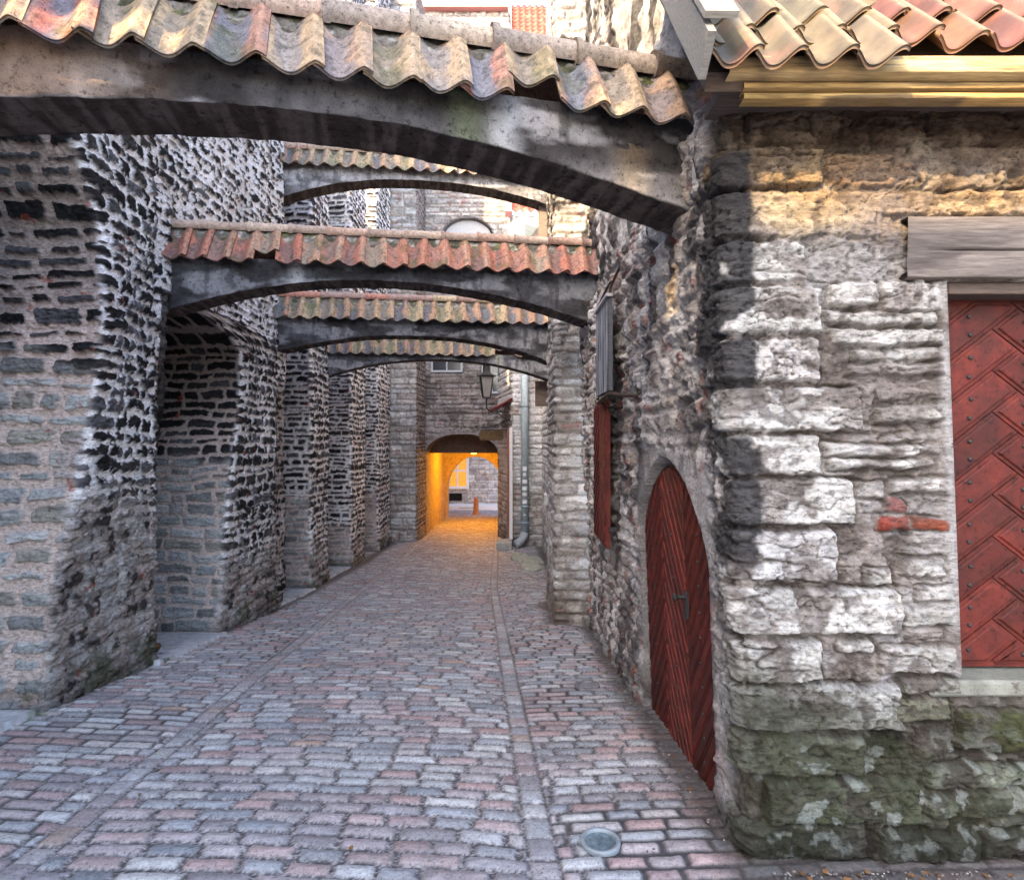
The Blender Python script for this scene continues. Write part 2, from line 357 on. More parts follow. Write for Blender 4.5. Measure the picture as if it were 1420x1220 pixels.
    c = mix(c, c * np.array([.34, .34, .30]), sst(.95, .55, lowf + .5 * (n1 - .5)) * sst(-.2, .1, U)); c = mix(c, mg, mo * .62); wl = sst(.60, .66, fbm(U * 14, Z * 16, 4, 73)) * sst(.6, .3, lowf) * sst(.0, .1, U); c = mix(c, (.30, .33, .31), wl * .55)
    ft = sst(.22, .02, lowf + .1 * (n1 - .5)); c = mix(c, c * .45, ft)
    hole = sst(.02, 0, lowf) * 0
    # flare at the foot of the corner
    h = h + .02 * sst(.7, .0, lowf)
    # recesses: little arched door, big door
    Y = 2.5 - U
    near = arch_in(Y, Z, 3.66, .90, 1.12, .60, 1.7) & (U < -.2); dfl = sst(.0, 1., near.astype(float)); fl_ = np.clip(1 - np.maximum((np.abs(Y - 3.66) - .78) / .07, (Z - 1.60) / .07), 0, 1); h = np.where(U < -.15, h * (1 - .85 * fl_) + .0 * fl_, h)
    rec = arch_in(Y, Z, 3.66, .78, 1.06, .54, 1.7) & (U < -.3)
    h = np.where(rec, -.125 + (n3 - .5) * .01, h)
    ed = np.maximum(.885 - U, Z - 2.36); fe = sst(.06, .0, ed) * (Z > .74) * (U > .7); h = h * (1 - fe) + .022 * fe
    rb = (U > .885) & (U < 1.72) & (Z < 2.34) & (Z > .72); h = np.where(rb, -.17, h)
    # pale plaster edge along the big door
    pe = sst(.030, .0, np.abs(U - .868) + .02 * (n2 - .5)) * (Z > .74) * (Z < 2.34); c = mix(c, (.36, .355, .36), pe * sst(.3, .5, big) * .8)
    # shutter opening higher on the alley side
    return h, c, None
def house_post(X, Y, Z, U):
    return X + .065 * np.clip(1 - Z / 1.7, -1.0, 1.2), Y, Z

house = empty('corner_house', (2.2, 3.4, 0), 'rough stone corner house with red doors at right beside the cobbles', 'house')
zv = np.arange(-.75, 3.14, .0052)
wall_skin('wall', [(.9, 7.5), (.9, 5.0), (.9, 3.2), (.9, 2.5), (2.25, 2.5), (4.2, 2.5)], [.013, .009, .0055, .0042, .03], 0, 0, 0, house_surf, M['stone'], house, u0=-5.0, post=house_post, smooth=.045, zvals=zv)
def upper_surf(U, Z):
    ss, ks, lu, lv = side_l(U * 1.0, Z); r = rubble(U, Z, 44); b = fbm(U * 2.5, Z * 2, 4, 12)
    qs = sst(.015, -.02, ss + .03 * (r - .5))
    h = (r - .5) * .07 + (fbm(U * 20, Z * 18, 3, 93) - .5) * .05 + qs * .03 + (b - .5) * .08
    c = mix((.46, .43, .42), stone_tint(ks, [(.2, .17, .16), (.3, .28, .27), (.08, .07, .07)], 4), qs)
    c = mix(c, (.55, .53, .52), sst(.5, .6, fbm(U * 5, Z * 1.6, 5, 166))); c = mix(c, BLACK, sst(.53, .6, fbm(U * 4 + 4, Z * 1.5, 5, 167)) * .8)
    return h, c, None
wall_skin('upper_wall', [(.93, 7.5), (.93, 3.35), (4.2, 3.35)], [.03, .04], 3.0, 7.2, .03, upper_surf, M['stone_far'], house, smooth=.05)

# ---------- left wall with its buttresses
wallc = courses(-2, 13, -7, 20, (.06, .13), (.12, .36), 15, .035, .012, .6)
def black_white(U, Z, s, lay=wallc, black=BLACK, white=WHITE, ragged=.035, ratio=0.0, sc_=1.0):
    ss, ks, lu, lv = lay(U, Z); r = rubble(U * 1.5 * sc_, Z * 1.9 * sc_, s); r2 = fbm(U * 30 * sc_, Z * 45 * sc_, 3, s + 1)
    d = ss + ragged * 2.4 * (r - .5) + .022 * (r2 - .5) + ratio
    q = sst(.003, -.006, d); big = fbm(U * 1.3, Z * 1.1, 4, s + 2)
    st = strata(U, Z, s + 4)
    h = q * (.020 + .022 * (hsh(ks, 3) - .5)) + (r - .5) * .035 + (st - 1) * .012 * q + (big - .5) * .06 - cracks(U, Z, s + 40, 4, 14, .08) * .014 * q + (r2 - .5) * .014
    c = stone_tint(ks, [black, black, (.045, .042, .042), (.10, .10, .11), black], s) * (.6 + .9 * r2)[..., None]
    c = mix(np.array(white) * (.78 + .4 * big)[..., None], c, q)
    return h, c, q, ks, r2
def butt_surf(L, s, soot=1.6, low=.0, white=WHITE, side_low=None, hgt=(.06, .13), wid=(.14, .42), ins=.006, fm=BEIGE, fr_=.004):
    lay = courses(-2, 16, -1, 6, hgt, wid, s, .04, ins, .75)
    lay2 = courses(-2, 16, -1, 6, (.08, .16), (.14, .40), s + 70, .05, .008, .8)
    def f(U, Z):
        U = U + 0.0
        h1, c1, q1, k1, r1 = black_white(U, Z, s, lay, ragged=.016, white=fm, ratio=fr_)     # camera side: coursed
        h2, c2, q2, k2, r2 = black_white(U, Z, s + 3, lay2, ragged=.046, white=white, ratio=.004)      # alley side: ragged
        n = fbm(U * 2.2, Z * 2.0, 4, s + 8); st = strata(U, Z, s + 6)
        pale = .74 * stone_tint(k1, [GREYB, (.48, .49, .49), (.36, .34, .30), (.56, .56, .56), (.43, .45, .46), (.28, .28, .28)], s + 2) * (.70 + .5 * sst(.5, 1.5, st))[..., None]
        pc = mix(np.array(BEIGE) * (.85 + .3 * n)[..., None], pale, q1)
        h1 = h1 * (1.6 if s == 301 else 1.0)
        t = sst(.12, -.12, Z - soot + .7 * (n - .5)); c1 = mix(c1, c1 * .5, sst(soot + .15, soot + 1.0, Z + .8 * (n - .5)) * .85 if s < 330 else 0 * Z + .15); c1 = mix(c1, pc, t)
        c1 = mix(c1, (.36, .31, .30), sst(.60, .68, n) * t * .7)
        side = sst(L - .05, L + .02, U)
        # alley side: paler and browner near the ground
        t2 = sst(.35, -.35, Z - (soot - 1.15 if side_low is None else side_low) + .9 * (n - .5))
        dirt = mix((.42, .37, .345), (.06, .05, .048), sst(.50, .60, fbm(U * 8, Z * 9, 5, s + 21))); dirt = mix(dirt, (.5, .5, .5), sst(.5, .6, fbm(U * 7, Z * 8, 4, s + 12)))
        c2 = mix(c2, dirt, t2 * .72); c2 = mix(c2, c2 * np.array([.84, .79, .75]), t2 * .8)
        h = h1 * (1 - side) + (h2 * 1.15 + .015) * side; c = mix(c1, c2, side)
        g = low; ft = sst(.28, .03, Z - g + .2 * (n - .5)); c = mix(c, c * .5, ft); h = h + .03 * sst(.4, 0, Z - g) * side
        mo = sst(.35, .1, Z - g) * sst(.52, .6, fbm(U * 6, Z * 6, 3, s + 14)); c = mix(c, (.07, .08, .035), mo * .6)
        c = mix(c, BRICK, sst(.80, .815, fbm(U * 8, Z * 9, 3, s + 15)) * .6)
        return h, c, None
    return f

# long wall, flush with the buttresses above the niches
def long_surf(U, Z):
    Y = U
    h, c, q, ks, r2 = black_white(U, Z, 120, ragged=.060, ratio=.006, sc_=1.15)
    n = fbm(U * 3, Z * 3, 4, 130)
    h = h + (fbm(U * 4, Z * 3, 4, 131) - .5) * .08
    # blackened ragged ledge above the first niche
    lg = sst(2.75, 2.35, Z + .5 * (n - .5)) * sst(5.05, 5.4, Y + .4 * (n - .5)); c = mix(c, c * np.array([.5, .45, .42]), lg)
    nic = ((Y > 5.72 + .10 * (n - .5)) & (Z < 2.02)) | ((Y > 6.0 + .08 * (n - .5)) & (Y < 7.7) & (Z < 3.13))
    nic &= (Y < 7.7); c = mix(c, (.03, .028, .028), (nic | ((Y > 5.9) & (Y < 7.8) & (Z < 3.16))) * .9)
    h = np.where(nic, -.9, h)
    return h, c, None
wl = empty('alley_wall', (-3.8, 6.8, 0), 'long soot-black alley wall smeared with white mortar, at left above the niche', 'wall')
def long_post(X, Y, Z, U): return X, Y, Z
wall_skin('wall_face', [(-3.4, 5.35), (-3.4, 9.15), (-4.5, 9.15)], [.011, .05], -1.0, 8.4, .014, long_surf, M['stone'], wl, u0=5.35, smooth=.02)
def back_surf(U, Z):
    h, c, q, ks, r2 = black_white(U, Z, 220, ragged=.03, white=(.5, .47, .46))
    return h, c, None
wall_skin('rear_wall', [(-4.35, -1.0), (-4.35, 19.0)], [.04], -1.6, 6.5, .04, back_surf, M['stone_far'], wl, smooth=.02)

def buttress(name, label, yb, y1, X1, X0, z1, s, soot, low, lean=None, step=(.012, .012), dz=.010, matn='stone', group='buttresses along the left wall', side_low=None, white=WHITE, **kw):
    L = X1 - X0
    o = wall_skin(name, [(X0, yb), (X1, yb), (X1 - .02, y1), (X0, y1)], [step[0], step[1], .08], low - .12, z1, dz,
                  butt_surf(L, s, soot, low, white, side_low, **kw), M[matn], None, u0=0, post=lean, smooth=.05)
    bpy.context.view_layer.update()
    return tag(o, label, 'buttress', group)
def lean1(X, Y, Z, U):      # front face leans back, then returns towards the camera as an arch
    f = np.interp(Z, [-.3, .6, 1.7, 2.6, 3.4, 4.2, 6], [0, .12, .46, .66, .62, .22, -.6])
    w = np.clip((5.72 - Y) / 1.2, 0, 1) * (Y < 5.72)
    return X, Y + f * w, Z
def lean2(X, Y, Z, U):
    f = np.interp(Z, [-.5, 1.2, 2.0, 2.4, 2.78, 2.93, 3.05, 3.14], [0, .35, .60, .64, .64, .40, -.1, -.9]); w = np.clip((8.7 - Y) / 1.6, 0, 1); return X, Y + f * w, Z
buttress('buttress', 'nearest buttress at far left with grey stones in beige mortar', 4.33, 5.72, -3.33, -4.75, 5.2, 301, 2.35, gz(4.5), lean1, (.008, .008), .0075, hgt=(.09, .18), wid=(.18, .48), ins=.013)
buttress('buttress', 'second buttress from the left behind a pale slab, brownish plaster patch low down', 6.95, 8.75, -3.37, -4.35, 3.14, 322, 1.5, gz(7.2), lean2, (.010, .010), .0095, hgt=(.075, .15), wid=(.16, .45), ins=.007)
buttress('buttress', 'third buttress from the left, black stones in pale joints below the third arch', 10.6, 11.7, -3.5, -4.45, 10.3, 343, .75, gz(10.8), None, (.018, .02), .018, fm=(.72, .68, .67), fr_=.008)
buttress('buttress', 'fourth buttress from the left, narrow and white-mortared', 13.3, 14.7, -3.52, -4.45, 12.4, 364, -.1, gz(13.6), None, (.022, .025), .022, side_low=-.6, fm=(.78, .75, .75), fr_=.009)
buttress('buttress', 'fifth buttress from the left, last dark one before the pale pilaster', 15.9, 17.6, -3.5, -4.45, 14.6, 385, .4, gz(16), None, (.028, .03), .028, side_low=-.8, fm=(.8, .77, .77), fr_=.010)

def pale_surf(s, lay=None, tone=1.0, dark=.0):
    lay = lay or courses(-3, 16, -2, 9, (.12, .26), (.3, .8), s, .02, .010, .4)
    def f(U, Z):
        ss, ks, lu, lv = lay(U, Z); r = rubble(U, Z, s); st = strata(U, Z, s + 2, 5, 16); n = fbm(U * 1.2, Z * 1.2, 4, s + 3)
        q = sst(.008, -.02, ss + .03 * (r - .5)); h = q * .03 + (r - .5) * .05 + (st - 1) * .022
        c = stone_tint(ks, [(.50, .49, .48), (.43, .42, .42), (.56, .55, .54), (.46, .43, .40)], s) * (.7 + .4 * sst(.5, 1.5, st))[..., None]
        c = mix(np.array([.36, .33, .31]), c, q); c = mix(c, (.2, .17, .155), sst(.5, .62, fbm(U * 5, Z * 6, 4, s + 6)) * (.5 + dark))
        c = mix(c, BRICK, sst(.72, .75, fbm(U * 6, Z * 8, 3, s + 7)) * .4)
        return h, c * tone, None
    return f
# pale pilaster at the end of the left side
def pil_surf(U, Z):
    h, c, _ = pale_surf(410)(U, Z); h2, c2, q, k, r = black_white(U, Z, 411, white=(.42, .38, .37), ragged=.03); s = sst(.72, .78, U)
    return h, mix(c, mix(c2, (.16, .13, .12), .35), s), None
o = wall_skin('pilaster', [(-3.55, 17.8), (-2.79, 17.8), (-2.74, 19.4)], [.02, .03], -1.5, 15.0, .028, pil_surf, M['stone_far'], None, smooth=.04)
tag(o, 'pale dressed stone pilaster left of the glowing archway', 'pilaster')

# ---------- right side beyond the corner house
pier_l = courses(-2, 9, -3, 4, (.09, .20), (.18, .5), 61, .02, .008, .4)
def pier_surf(U, Z):
    h, c, _ = pale_surf(420, pier_l, .95)(U, Z); ss, ks, lu, lv = pier_l(U, Z); st = strata(U, Z, 77, 6, 26)
    h = h * .8 + (st - 1) * .03
    dk = sst(.50, .60, fbm(U * 4, Z * 3.5, 5, 425)) * sst(3.4, 4.2, Z); c = mix(c, BLACK, dk * .9)
    dk2 = sst(.3, -.5, Z + .5 * (fbm(U * 3, Z * 3, 3, 426) - .5)); c = mix(c, c * np.array([.62, .56, .5]), dk2)
    return h, c, None
o = wall_skin('stone_pier', [(.84, 9.5), (.57, 9.4), (.55, 7.6), (1.3, 7.6)], [.03, .02, .012], -1.0, 7.6, .014, pier_surf, M['stone'], None, smooth=.03)
tag(o, 'coursed grey limestone pier projecting from the right wall beyond the sign board', 'pier')
fh = empty('side_house', (.8, 15, -1.2), 'rough light stone house at the far right behind the downpipe', 'house')
def fh_surf(U, Z):
    h, c, _ = pale_surf(430)(U, Z); c = mix(c, (.66, .65, .66), sst(-.4, .8, Z) * .7 * sst(.4, .6, fbm(U * 2, Z * 2, 3, 431) + .15)); c = mix(c, c * .45, sst(-.5, -1.2, Z) * .7)
    return h, c, None
wall_skin('wall', [(-.42, 19.35), (.02, 17.0), (.86, 17.0), (.86, 9.45)], [.025, .02, .04], -1.5, 7.9, .022, fh_surf, M['stone_far'], fh, smooth=.03)
# ================================================================== street
def street():
    xs = np.concatenate([np.arange(-9, -4.6, .12), np.arange(-4.6, -3.5, .02), np.arange(-3.5, 1.15, .0085), np.arange(1.15, 2.6, .012), np.arange(2.6, 5, .1)])
    ys = [-8.0]
    while ys[-1] < 34: ys.append(ys[-1] + (.2 if ys[-1] < 1.9 else max(.007, .0024 * ys[-1])))
    ys = np.array(ys); X, Y = np.meshgrid(xs, ys, indexing='ij')
    base = gz(Y)
    XL = -1.74 - .085 * Y; XR = .26 - .053 * Y
    XL = np.where(Y > 10, -2.59 - .01 * (Y - 10), XL); XR = np.where(Y > 11, -.323 - .02 * (Y - 11), XR)
    w = .061
    A = courses(-9, 36, -9, 6, (.086, .106), (.18, .28), 201, .006, .0065, .25)
    B = courses(-9, 36, -9, 6, (.088, .110), (.17, .28), 202, .010, .0065, .3)
    C = courses(-9, 36, -9, 6, (.086, .104), (.15, .25), 203, .008, .0065, .3)
    D = courses(-9, 36, -20, 20, (.12, .19), (8, 9), 204, .004, .006, .1)
    zl = np.abs(X - XL) < w; zr = np.abs(X - XR) < w
    wav = .05 * (fbm(X * .7, Y * .5, 2, 9) - .5)
    ya = Y + .10 * X; yb = Y + .05 * X + wav + .04 * np.sin(X * 1.2); yc = Y - .06 * X + wav
    sa, ka, _, _ = A(X + .08 * Y, ya); sb, kb, _, _ = B(X + .06 * Y, yb); sc2, kc, _, _ = C(X + .05 * Y, yc)
    sD, kD, _, _ = D(X * 0, Y + .1 * zr)
    za = X < XL - w; zc = X > XR + w
    sd = np.where(za, sa, np.where(zc, sc2, sb)); k = np.where(za, ka + 90000, np.where(zc, kc + 50000, kb))
    edge = np.minimum(np.abs(np.abs(X - XL) - w), np.abs(np.abs(X - XR) - w))
    sdz = np.maximum(sD, np.maximum(np.abs(X - XL) - w, -9) * zl + -9 * (~zl)) if False else sD
    sd = np.where(zl | zr, sdz, sd); k = np.where(zl, kD + 7000, np.where(zr, kD + 17000, k))
    sd = np.maximum(sd, -edge + .004)
    n = fbm(X * 28, Y * 28, 4, 210); n2 = fbm(X * 3, Y * 2, 4, 211); n3 = vn(X * 120, Y * 120, 212)
    sd = sd + .005 * (n - .5)
    q = sst(.003, -.012, sd)
    tl = (hsh(k, 5) - .5) * .012
    h = q * (.0105 + .5 * tl + .006 * sst(-.005, -.05, sd)) + (n - .5) * .004 + (n3 - .5) * .002
    und = .03 * (fbm(X * .8, Y * .6, 3, 213) - .5) - .007 * np.exp(-((X - XR) / .14) ** 2) - .006 * np.exp(-((X - XL) / .14) ** 2) + .012 * (fbm(X * 3.5, Y * 3, 2, 214) - .5)
    pal = [(.30, .325, .36), (.23, .255, .29), (.38, .40, .42), (.35, .235, .24), (.41, .26, .245), (.35, .29, .30), (.43, .39, .385), (.29, .27, .29), (.46, .455, .44), (.38, .32, .325), (.26, .235, .25), (.40, .29, .28), (.42, .43, .44), (.30, .315, .34)]
    c = stone_tint(k, pal, 6); warm = (hsh(k, 11) > .985) ; c = np.where(warm[..., None], np.array([.42, .27, .19]), c)
    c = np.where((zl | zr)[..., None], mix(c, (.27, .275, .29), .35 + 0 * X), c)
    c = np.minimum(mix(c, c.mean(-1, keepdims=True) * np.array([1.03, 1.0, .975]), .30 + 0 * X) * .92, .6) * (.82 + .36 * n)[..., None] * (.88 + .24 * n2)[..., None]
    rim = sst(-.016, -.004, sd) * q; c = mix(c, (.30, .285, .285), rim * .22)
    grav = mix((.07, .064, .066), (.36, .335, .335), sst(.4, .8, n3)); dark = np.array([.06, .055, .056])
    ctr = sst(.2, .5, fbm(X * 2.2, Y * 1.5, 3, 215) + .35 * (~za & ~zc) - .1)
    j = mix(dark * (.7 + .6 * n)[..., None], grav, ctr)
    c = mix(j, c, q); spill = sst(.60, .68, fbm(X * 5, Y * 4, 4, 216)) * ctr; c = mix(c, mix((.14, .13, .135), (.30, .28, .28), n3), spill * .55 * sst(.35, .6, n3))
    # damp dark strip with dirt along both walls, little leaves
    xr = np.interp(Y, [0, 2.5, 7.4, 7.6, 9.4, 9.6, 30], [.95, .95, .93, .55, .55, .85, .6]); xe = np.abs(X - xr)
    dr = sst(.20, .03, np.minimum(xe, np.abs(X + 3.42)) + .12 * (n2 - .5)) * (Y > 2.3); dr = np.maximum(dr, sst(.30, .10, np.abs(Y - 2.42) + .15 * (n - .5)) * (X > .95))
    c = mix(c, mix((.035, .03, .027), (.10, .085, .075), n3), dr * .85); h = h * (1 - .6 * dr)
    gm = sst(.14, .05, np.hypot((X + 3.42) / 1.4, Y - 4.2) - .05 * n) ; c = mix(c, (.07, .12, .015), gm * .85 * (n > .45))
    V = np.stack([X, Y, base + h + und], -1).reshape(-1, 3)
    hole = np.hypot(X - .375, Y - 2.60) < .088
    hole2 = np.hypot(X - .61, Y - 4.93) < .10
    V[:, 2] -= ((hole | hole2).reshape(-1)) * .05
    V[:, 2] -= .15 * sst(.15, .3, (np.where(Y > 2.56, X - xr, -1)).reshape(-1)) + .15 * sst(-3.9, -4.3, X.reshape(-1))
    o = mk('street', V, gridfaces(len(xs), len(ys)), M['sett'], None, c.reshape(-1, 3), True)
    tag(o, 'cobbled alley paved with blue grey and mauve setts', 'street', kind='structure')
street()
m = MB(); m.box(-60, 60, -40, 90, -2.0, -1.95)
tag(m.build('ground', mat('ground_earth', .95, 3, .3, .4, 20, .02, base=(.14, .13, .125))), 'bare ground round the alley', 'ground', kind='structure')

def slab(corners, label, seed):
    """pale pavement slab filling a niche"""
    (xa, ya), (xb, yb) = corners; nu, nv = 90, 70
    us = np.linspace(0, 1, nu); vs = np.linspace(0, 1, nv); Uu, Vv = np.meshgrid(us, vs, indexing='ij')
    X = xa + (xb - xa) * Uu; Y = ya + (yb - ya) * Vv
    X = X + .05 * (fbm(Y * 5, Y * 0, 3, seed) - .5) * (Uu > .9)
    n = fbm(X * 6, Y * 6, 4, seed); n2 = fbm(X * 30, Y * 30, 3, seed + 1)
    cr = np.abs(fbm(X * 1.5, Y * 1.5, 3, seed + 2) - .5) < .006; jn = np.abs(Vv - .52) < .008
    Z = gz(Y) + .042 + .006 * (n - .5) - .012 * (cr | jn) - .1 * ((Uu == 0) | (Uu == 1) | (Vv == 0) | (Vv == 1))
    c = mix((.30, .31, .325), (.42, .43, .45), n) * (.85 + .3 * n2)[..., None]; c = mix(c, (.06, .055, .05), (cr | jn) * .8)
    c = mix(c, (.10, .13, .06), sst(.6, .7, fbm(X * 5, Y * 5, 4, seed + 5)) * .6)
    o = mk('pavement', np.stack([X, Y, Z], -1).reshape(-1, 3), gridfaces(nu, nv), M['plaster'], None, c.reshape(-1, 3), True)
    tag(o, label, 'pavement', kind='structure')
slab(((-4.6, 3.1), (-3.28, 4.25)), 'pale pavement slab at bottom left in front of the nearest buttress', 31)
slab(((-4.4, 5.6), (-3.22, 7.0)), 'pale pavement slab in the niche beside the second buttress', 32)
slab(((-4.5, 8.7), (-3.4, 10.65)), 'pale pavement slab before the third buttress', 33)
slab(((-4.5, 11.6), (-3.5, 13.35)), 'pale pavement slab before the fourth buttress', 34)

# metal ground light and drain
def ring(name, cx, cy, r, mat1, mat2, label, cat):
    z = gz(cy) + .012; t = empty(name, (cx, cy, z - .05), label, cat)
    m = MB(); n = 40; v = []; f = []
    prof = [(r, -.04), (r, .004), (r * .97, .008), (r * .80, .008), (r * .78, .0), (r * .78, -.04)]
    for a, b in prof: v += [(cx + a * math.cos(2 * math.pi * i / n), cy + a * math.sin(2 * math.pi * i / n), z + b) for i in range(n)]
    for q in range(len(prof) - 1):
        for i in range(n): f.append((q * n + i, q * n + (i + 1) % n, (q + 1) * n + (i + 1) % n, (q + 1) * n + i))
    m.add(v, f, (.22, .25, .27)); m.build('rim', mat1, t, True)
    m = MB(); m.lathe(cx, cy, [(r * .79, z - .02), (r * .79, z - .004), (r * .3, z - .002), (.001, z - .002)], 32, (.16, .24, .28))
    m.build('cover', mat2, t, False); return t
ring('ground_light', .375, 2.60, .085, M['zinc'], mat('blue_glass', .25, 30, .5, .2, 40, .002, base=(.11, .15, .17), spec=.6), 'round blue glass ground light with metal rim set in the setts', 'ground light')
ring('drain_cover', .61, 4.93, .095, mat('dull_iron', .7, 30, .4, .4, 60, .003, base=(.16, .15, .16)), mat('cast_cover', .8, 40, .5, .6, 40, .004, base=(.20, .19, .20)), 'small round grey iron drain cover beside the right paving strip', 'drain cover')

# ================================================================== flying arches
def roof_cap(t, A, B, ztile, rise, run, over, period, top, seed, pal, width=.3, ridge=True, missing=(), lift=(), moss_c=(.07, .07, .05), ridge_len=.36, ridge_r=.060, ridge_pal=((.42, .31, .25), (.36, .29, .24), (.45, .36, .28))):
    """one course of pantiles leaning on the front of an arch, mortar bed and ridge tiles above"""
    r = random.Random(seed); A = np.array(A); B = np.array(B); L = np.linalg.norm(B - A); t_ = (B - A) / L
    n = np.array([t_[1], -t_[0]])          # towards the camera
    V = []; Fa = []; C = []; off = 0; nt = int(L / period) + 1; np_, ns = 26, 22
    for i in range(nt):
        short = i in missing; dz = (lift[i] if isinstance(lift, dict) and i in lift else 0) + r.uniform(-.006, .006)
        q = np.linspace(-.06, 1.1, np_); s = np.linspace(0, 1, ns)
        Q, S = np.meshgrid(q, s, indexing='ij')
        fr_ = (Q - .93) % 1.0; prof = .38 * (1 - np.sin(math.pi * fr_) ** .9) + .62 * (.5 + .5 * np.cos(2 * math.pi * fr_))
        amp = .26 * period; hh = amp * prof + .012 * Q
        uu = (i + Q) * period + (r.uniform(-.01, .01)) * (1 - S) * 2
        slope_l = math.hypot(rise, run); Sx = S
        if short: Sx = .22 + .78 * S
        out = over * (1 - Sx) - run * Sx * 0 + 0
        # position along the slope: bottom (S=0) sticks out, top tucks under the ridge
        dn = over - (over + run) * Sx; z = ztile + dz + rise * Sx + .012 * np.sin(Sx * 3.1)
        nx, nz = rise / slope_l, (over + run) / slope_l   # normal of slope
        dn = dn + hh * nx; z = z + hh * nz
        for th in (0, 1):
            d2 = dn - th * .013 * nx; z2 = z - th * .013 * nz
            P = np.stack([A[0] + t_[0] * uu + n[0] * d2, A[1] + t_[1] * uu + n[1] * d2, z2], -1)
            V.append(P.reshape(-1, 3))
        f = gridfaces(np_, ns) + off; g = gridfaces(np_, ns)[:, ::-1] + off + np_ * ns
        e = []
        for a in range(np_ - 1):
            for b in (0, ns - 1): e.append((off + a * ns + b, off + (a + 1) * ns + b, off + np_ * ns + (a + 1) * ns + b, off + np_ * ns + a * ns + b))
        for b in range(ns - 1):
            for a in (0, np_ - 1): e.append((off + a * ns + b, off + a * ns + b + 1, off + np_ * ns + a * ns + b + 1, off + np_ * ns + a * ns + b))
        Fa += [f, g, np.array(e)]
        base = np.array(pal[r.randrange(len(pal))]); base2 = np.array(pal[r.randrange(len(pal))])
        nn = fbm(uu * 12, S * 3 + i * 7, 4, seed + i); n3 = fbm(uu * 30, S * 12, 3, seed + 3)
        c = mix(base[0:3], base[3:6], sst(.35, .65, nn + .5 * (1 - prof) - .25))
        c = mix(c, (.52, .39, .27), sst(.45, .95, prof) * .6 * r.random()); c = mix(c, (.30, .12, .09), sst(.9, .99, S) * .5)
        c = mix(c, (.05, .05, .045), sst(.60, .72, n3) * .6); c = mix(c, (.11, .12, .045), sst(.62, .72, fbm(uu * 6, S * 2 + i, 3, seed + 9)) * .45)
        c = c * (.52 + .34 * n3)[..., None]; cc = c.reshape(-1, 3); C += [cc, cc * .6]; off += 2 * np_ * ns
    mk('pantiles', np.concatenate(V), np.concatenate(Fa), M['tile'], t, np.concatenate(C), True)
    # mortar bed
    nu = int(L / .02); us = np.linspace(0, L, nu); amp = .26 * period
    sl = math.hypot(rise, over + run); k1 = np.array([over - (over + run) * .74, ztile + rise * .74]); k2 = np.array([over - (over + run) * .84 + .45 * amp * rise / sl, ztile + rise * .84 + .45 * amp * (over + run) / sl])
    kp = np.array([k1, k2, [-run + .01, ztile + top - .03], [-run - .05, ztile + top], [-run - .16, ztile + top - .01]]); vs = np.linspace(0, 4, 17)
    U, S = np.meshgrid(us, vs, indexing='ij'); nn = fbm(U * 9, S * 2, 4, seed + 40); n3 = fbm(U * 26, S * 5, 3, seed + 44)
    dn = np.interp(S, range(5), kp[:, 0]) + (nn - .5) * .04 + (n3 - .5) * .02; zb = np.interp(S, range(5), kp[:, 1]) + (nn - .5) * .035 + (n3 - .5) * .02
    P = np.stack([A[0] + t_[0] * U + n[0] * dn, A[1] + t_[1] * U + n[1] * dn, zb], -1).reshape(-1, 3)
    c = mix(moss_c, (.19, .17, .155), sst(.35, .65, fbm(U * 7, S, 4, seed + 41))); c = mix(c, (.12, .13, .035), sst(.55, .65, fbm(U * 3, S, 4, seed + 42)) * .7)
    c = mix(c, (.40, .38, .36), sst(.60, .68, fbm(U * 15, S * 2, 4, seed + 43)) * .8)
    mk('mortar_bed', P, gridfaces(nu, len(vs)), M['moss'], t, c.reshape(-1, 3), True)
    # ridge tiles: overlapping half rounds
    if ridge:
        m = MB(); u = 0; zr = ztile + top + .020
        while u < L - .05:
            l = min(ridge_len * r.uniform(.93, 1.05), L - u); cc = ridge_pal[r.randrange(len(ridge_pal))]; v = []; f = []; K = 15
            st_ = [(0, 1.25), (.035, 1.25), (.04, 1.0), (l - .0, .93)]; dzr = r.uniform(-.004, .004)
            for (du, sc_) in st_:
                for k in range(K):
                    a = math.pi * (k / (K - 1)) * 1.6 - .3 * math.pi; rr = ridge_r * sc_
                    d = -run + .012 + math.cos(a) * rr; z = zr - .006 + math.sin(a) * rr - .012 + dzr
                    v.append((A[0] + t_[0] * (u + du) + n[0] * d, A[1] + t_[1] * (u + du) + n[1] * d, z))
            for q in range(len(st_) - 1):
                for k in range(K - 1): f.append((q * K + k, q * K + k + 1, (q + 1) * K + k + 1, (q + 1) * K + k))
            f.append(tuple(range(K))); m.add(v, f, cc); u += l - .005
        m.build('ridge_tiles', M['tile'], t, True)
    # slope on the hidden side
    m = MB(); zt = ztile + top; k0 = -run - .08
    a1 = A + n * k0; b1 = B + n * k0; a2 = A - n * (width + .16); b2 = B - n * (width + .16)
    m.add([(*a1, zt), (*b1, zt), (*b2, ztile), (*a2, ztile), (*a1, zt - .02), (*b1, zt - .02), (*b2, ztile - .02), (*a2, ztile - .02)], [(0, 1, 2, 3), (7, 6, 5, 4), (3, 2, 6, 7)], (.33, .2, .16)); m.build('rear_tiles', M['tile'], t)
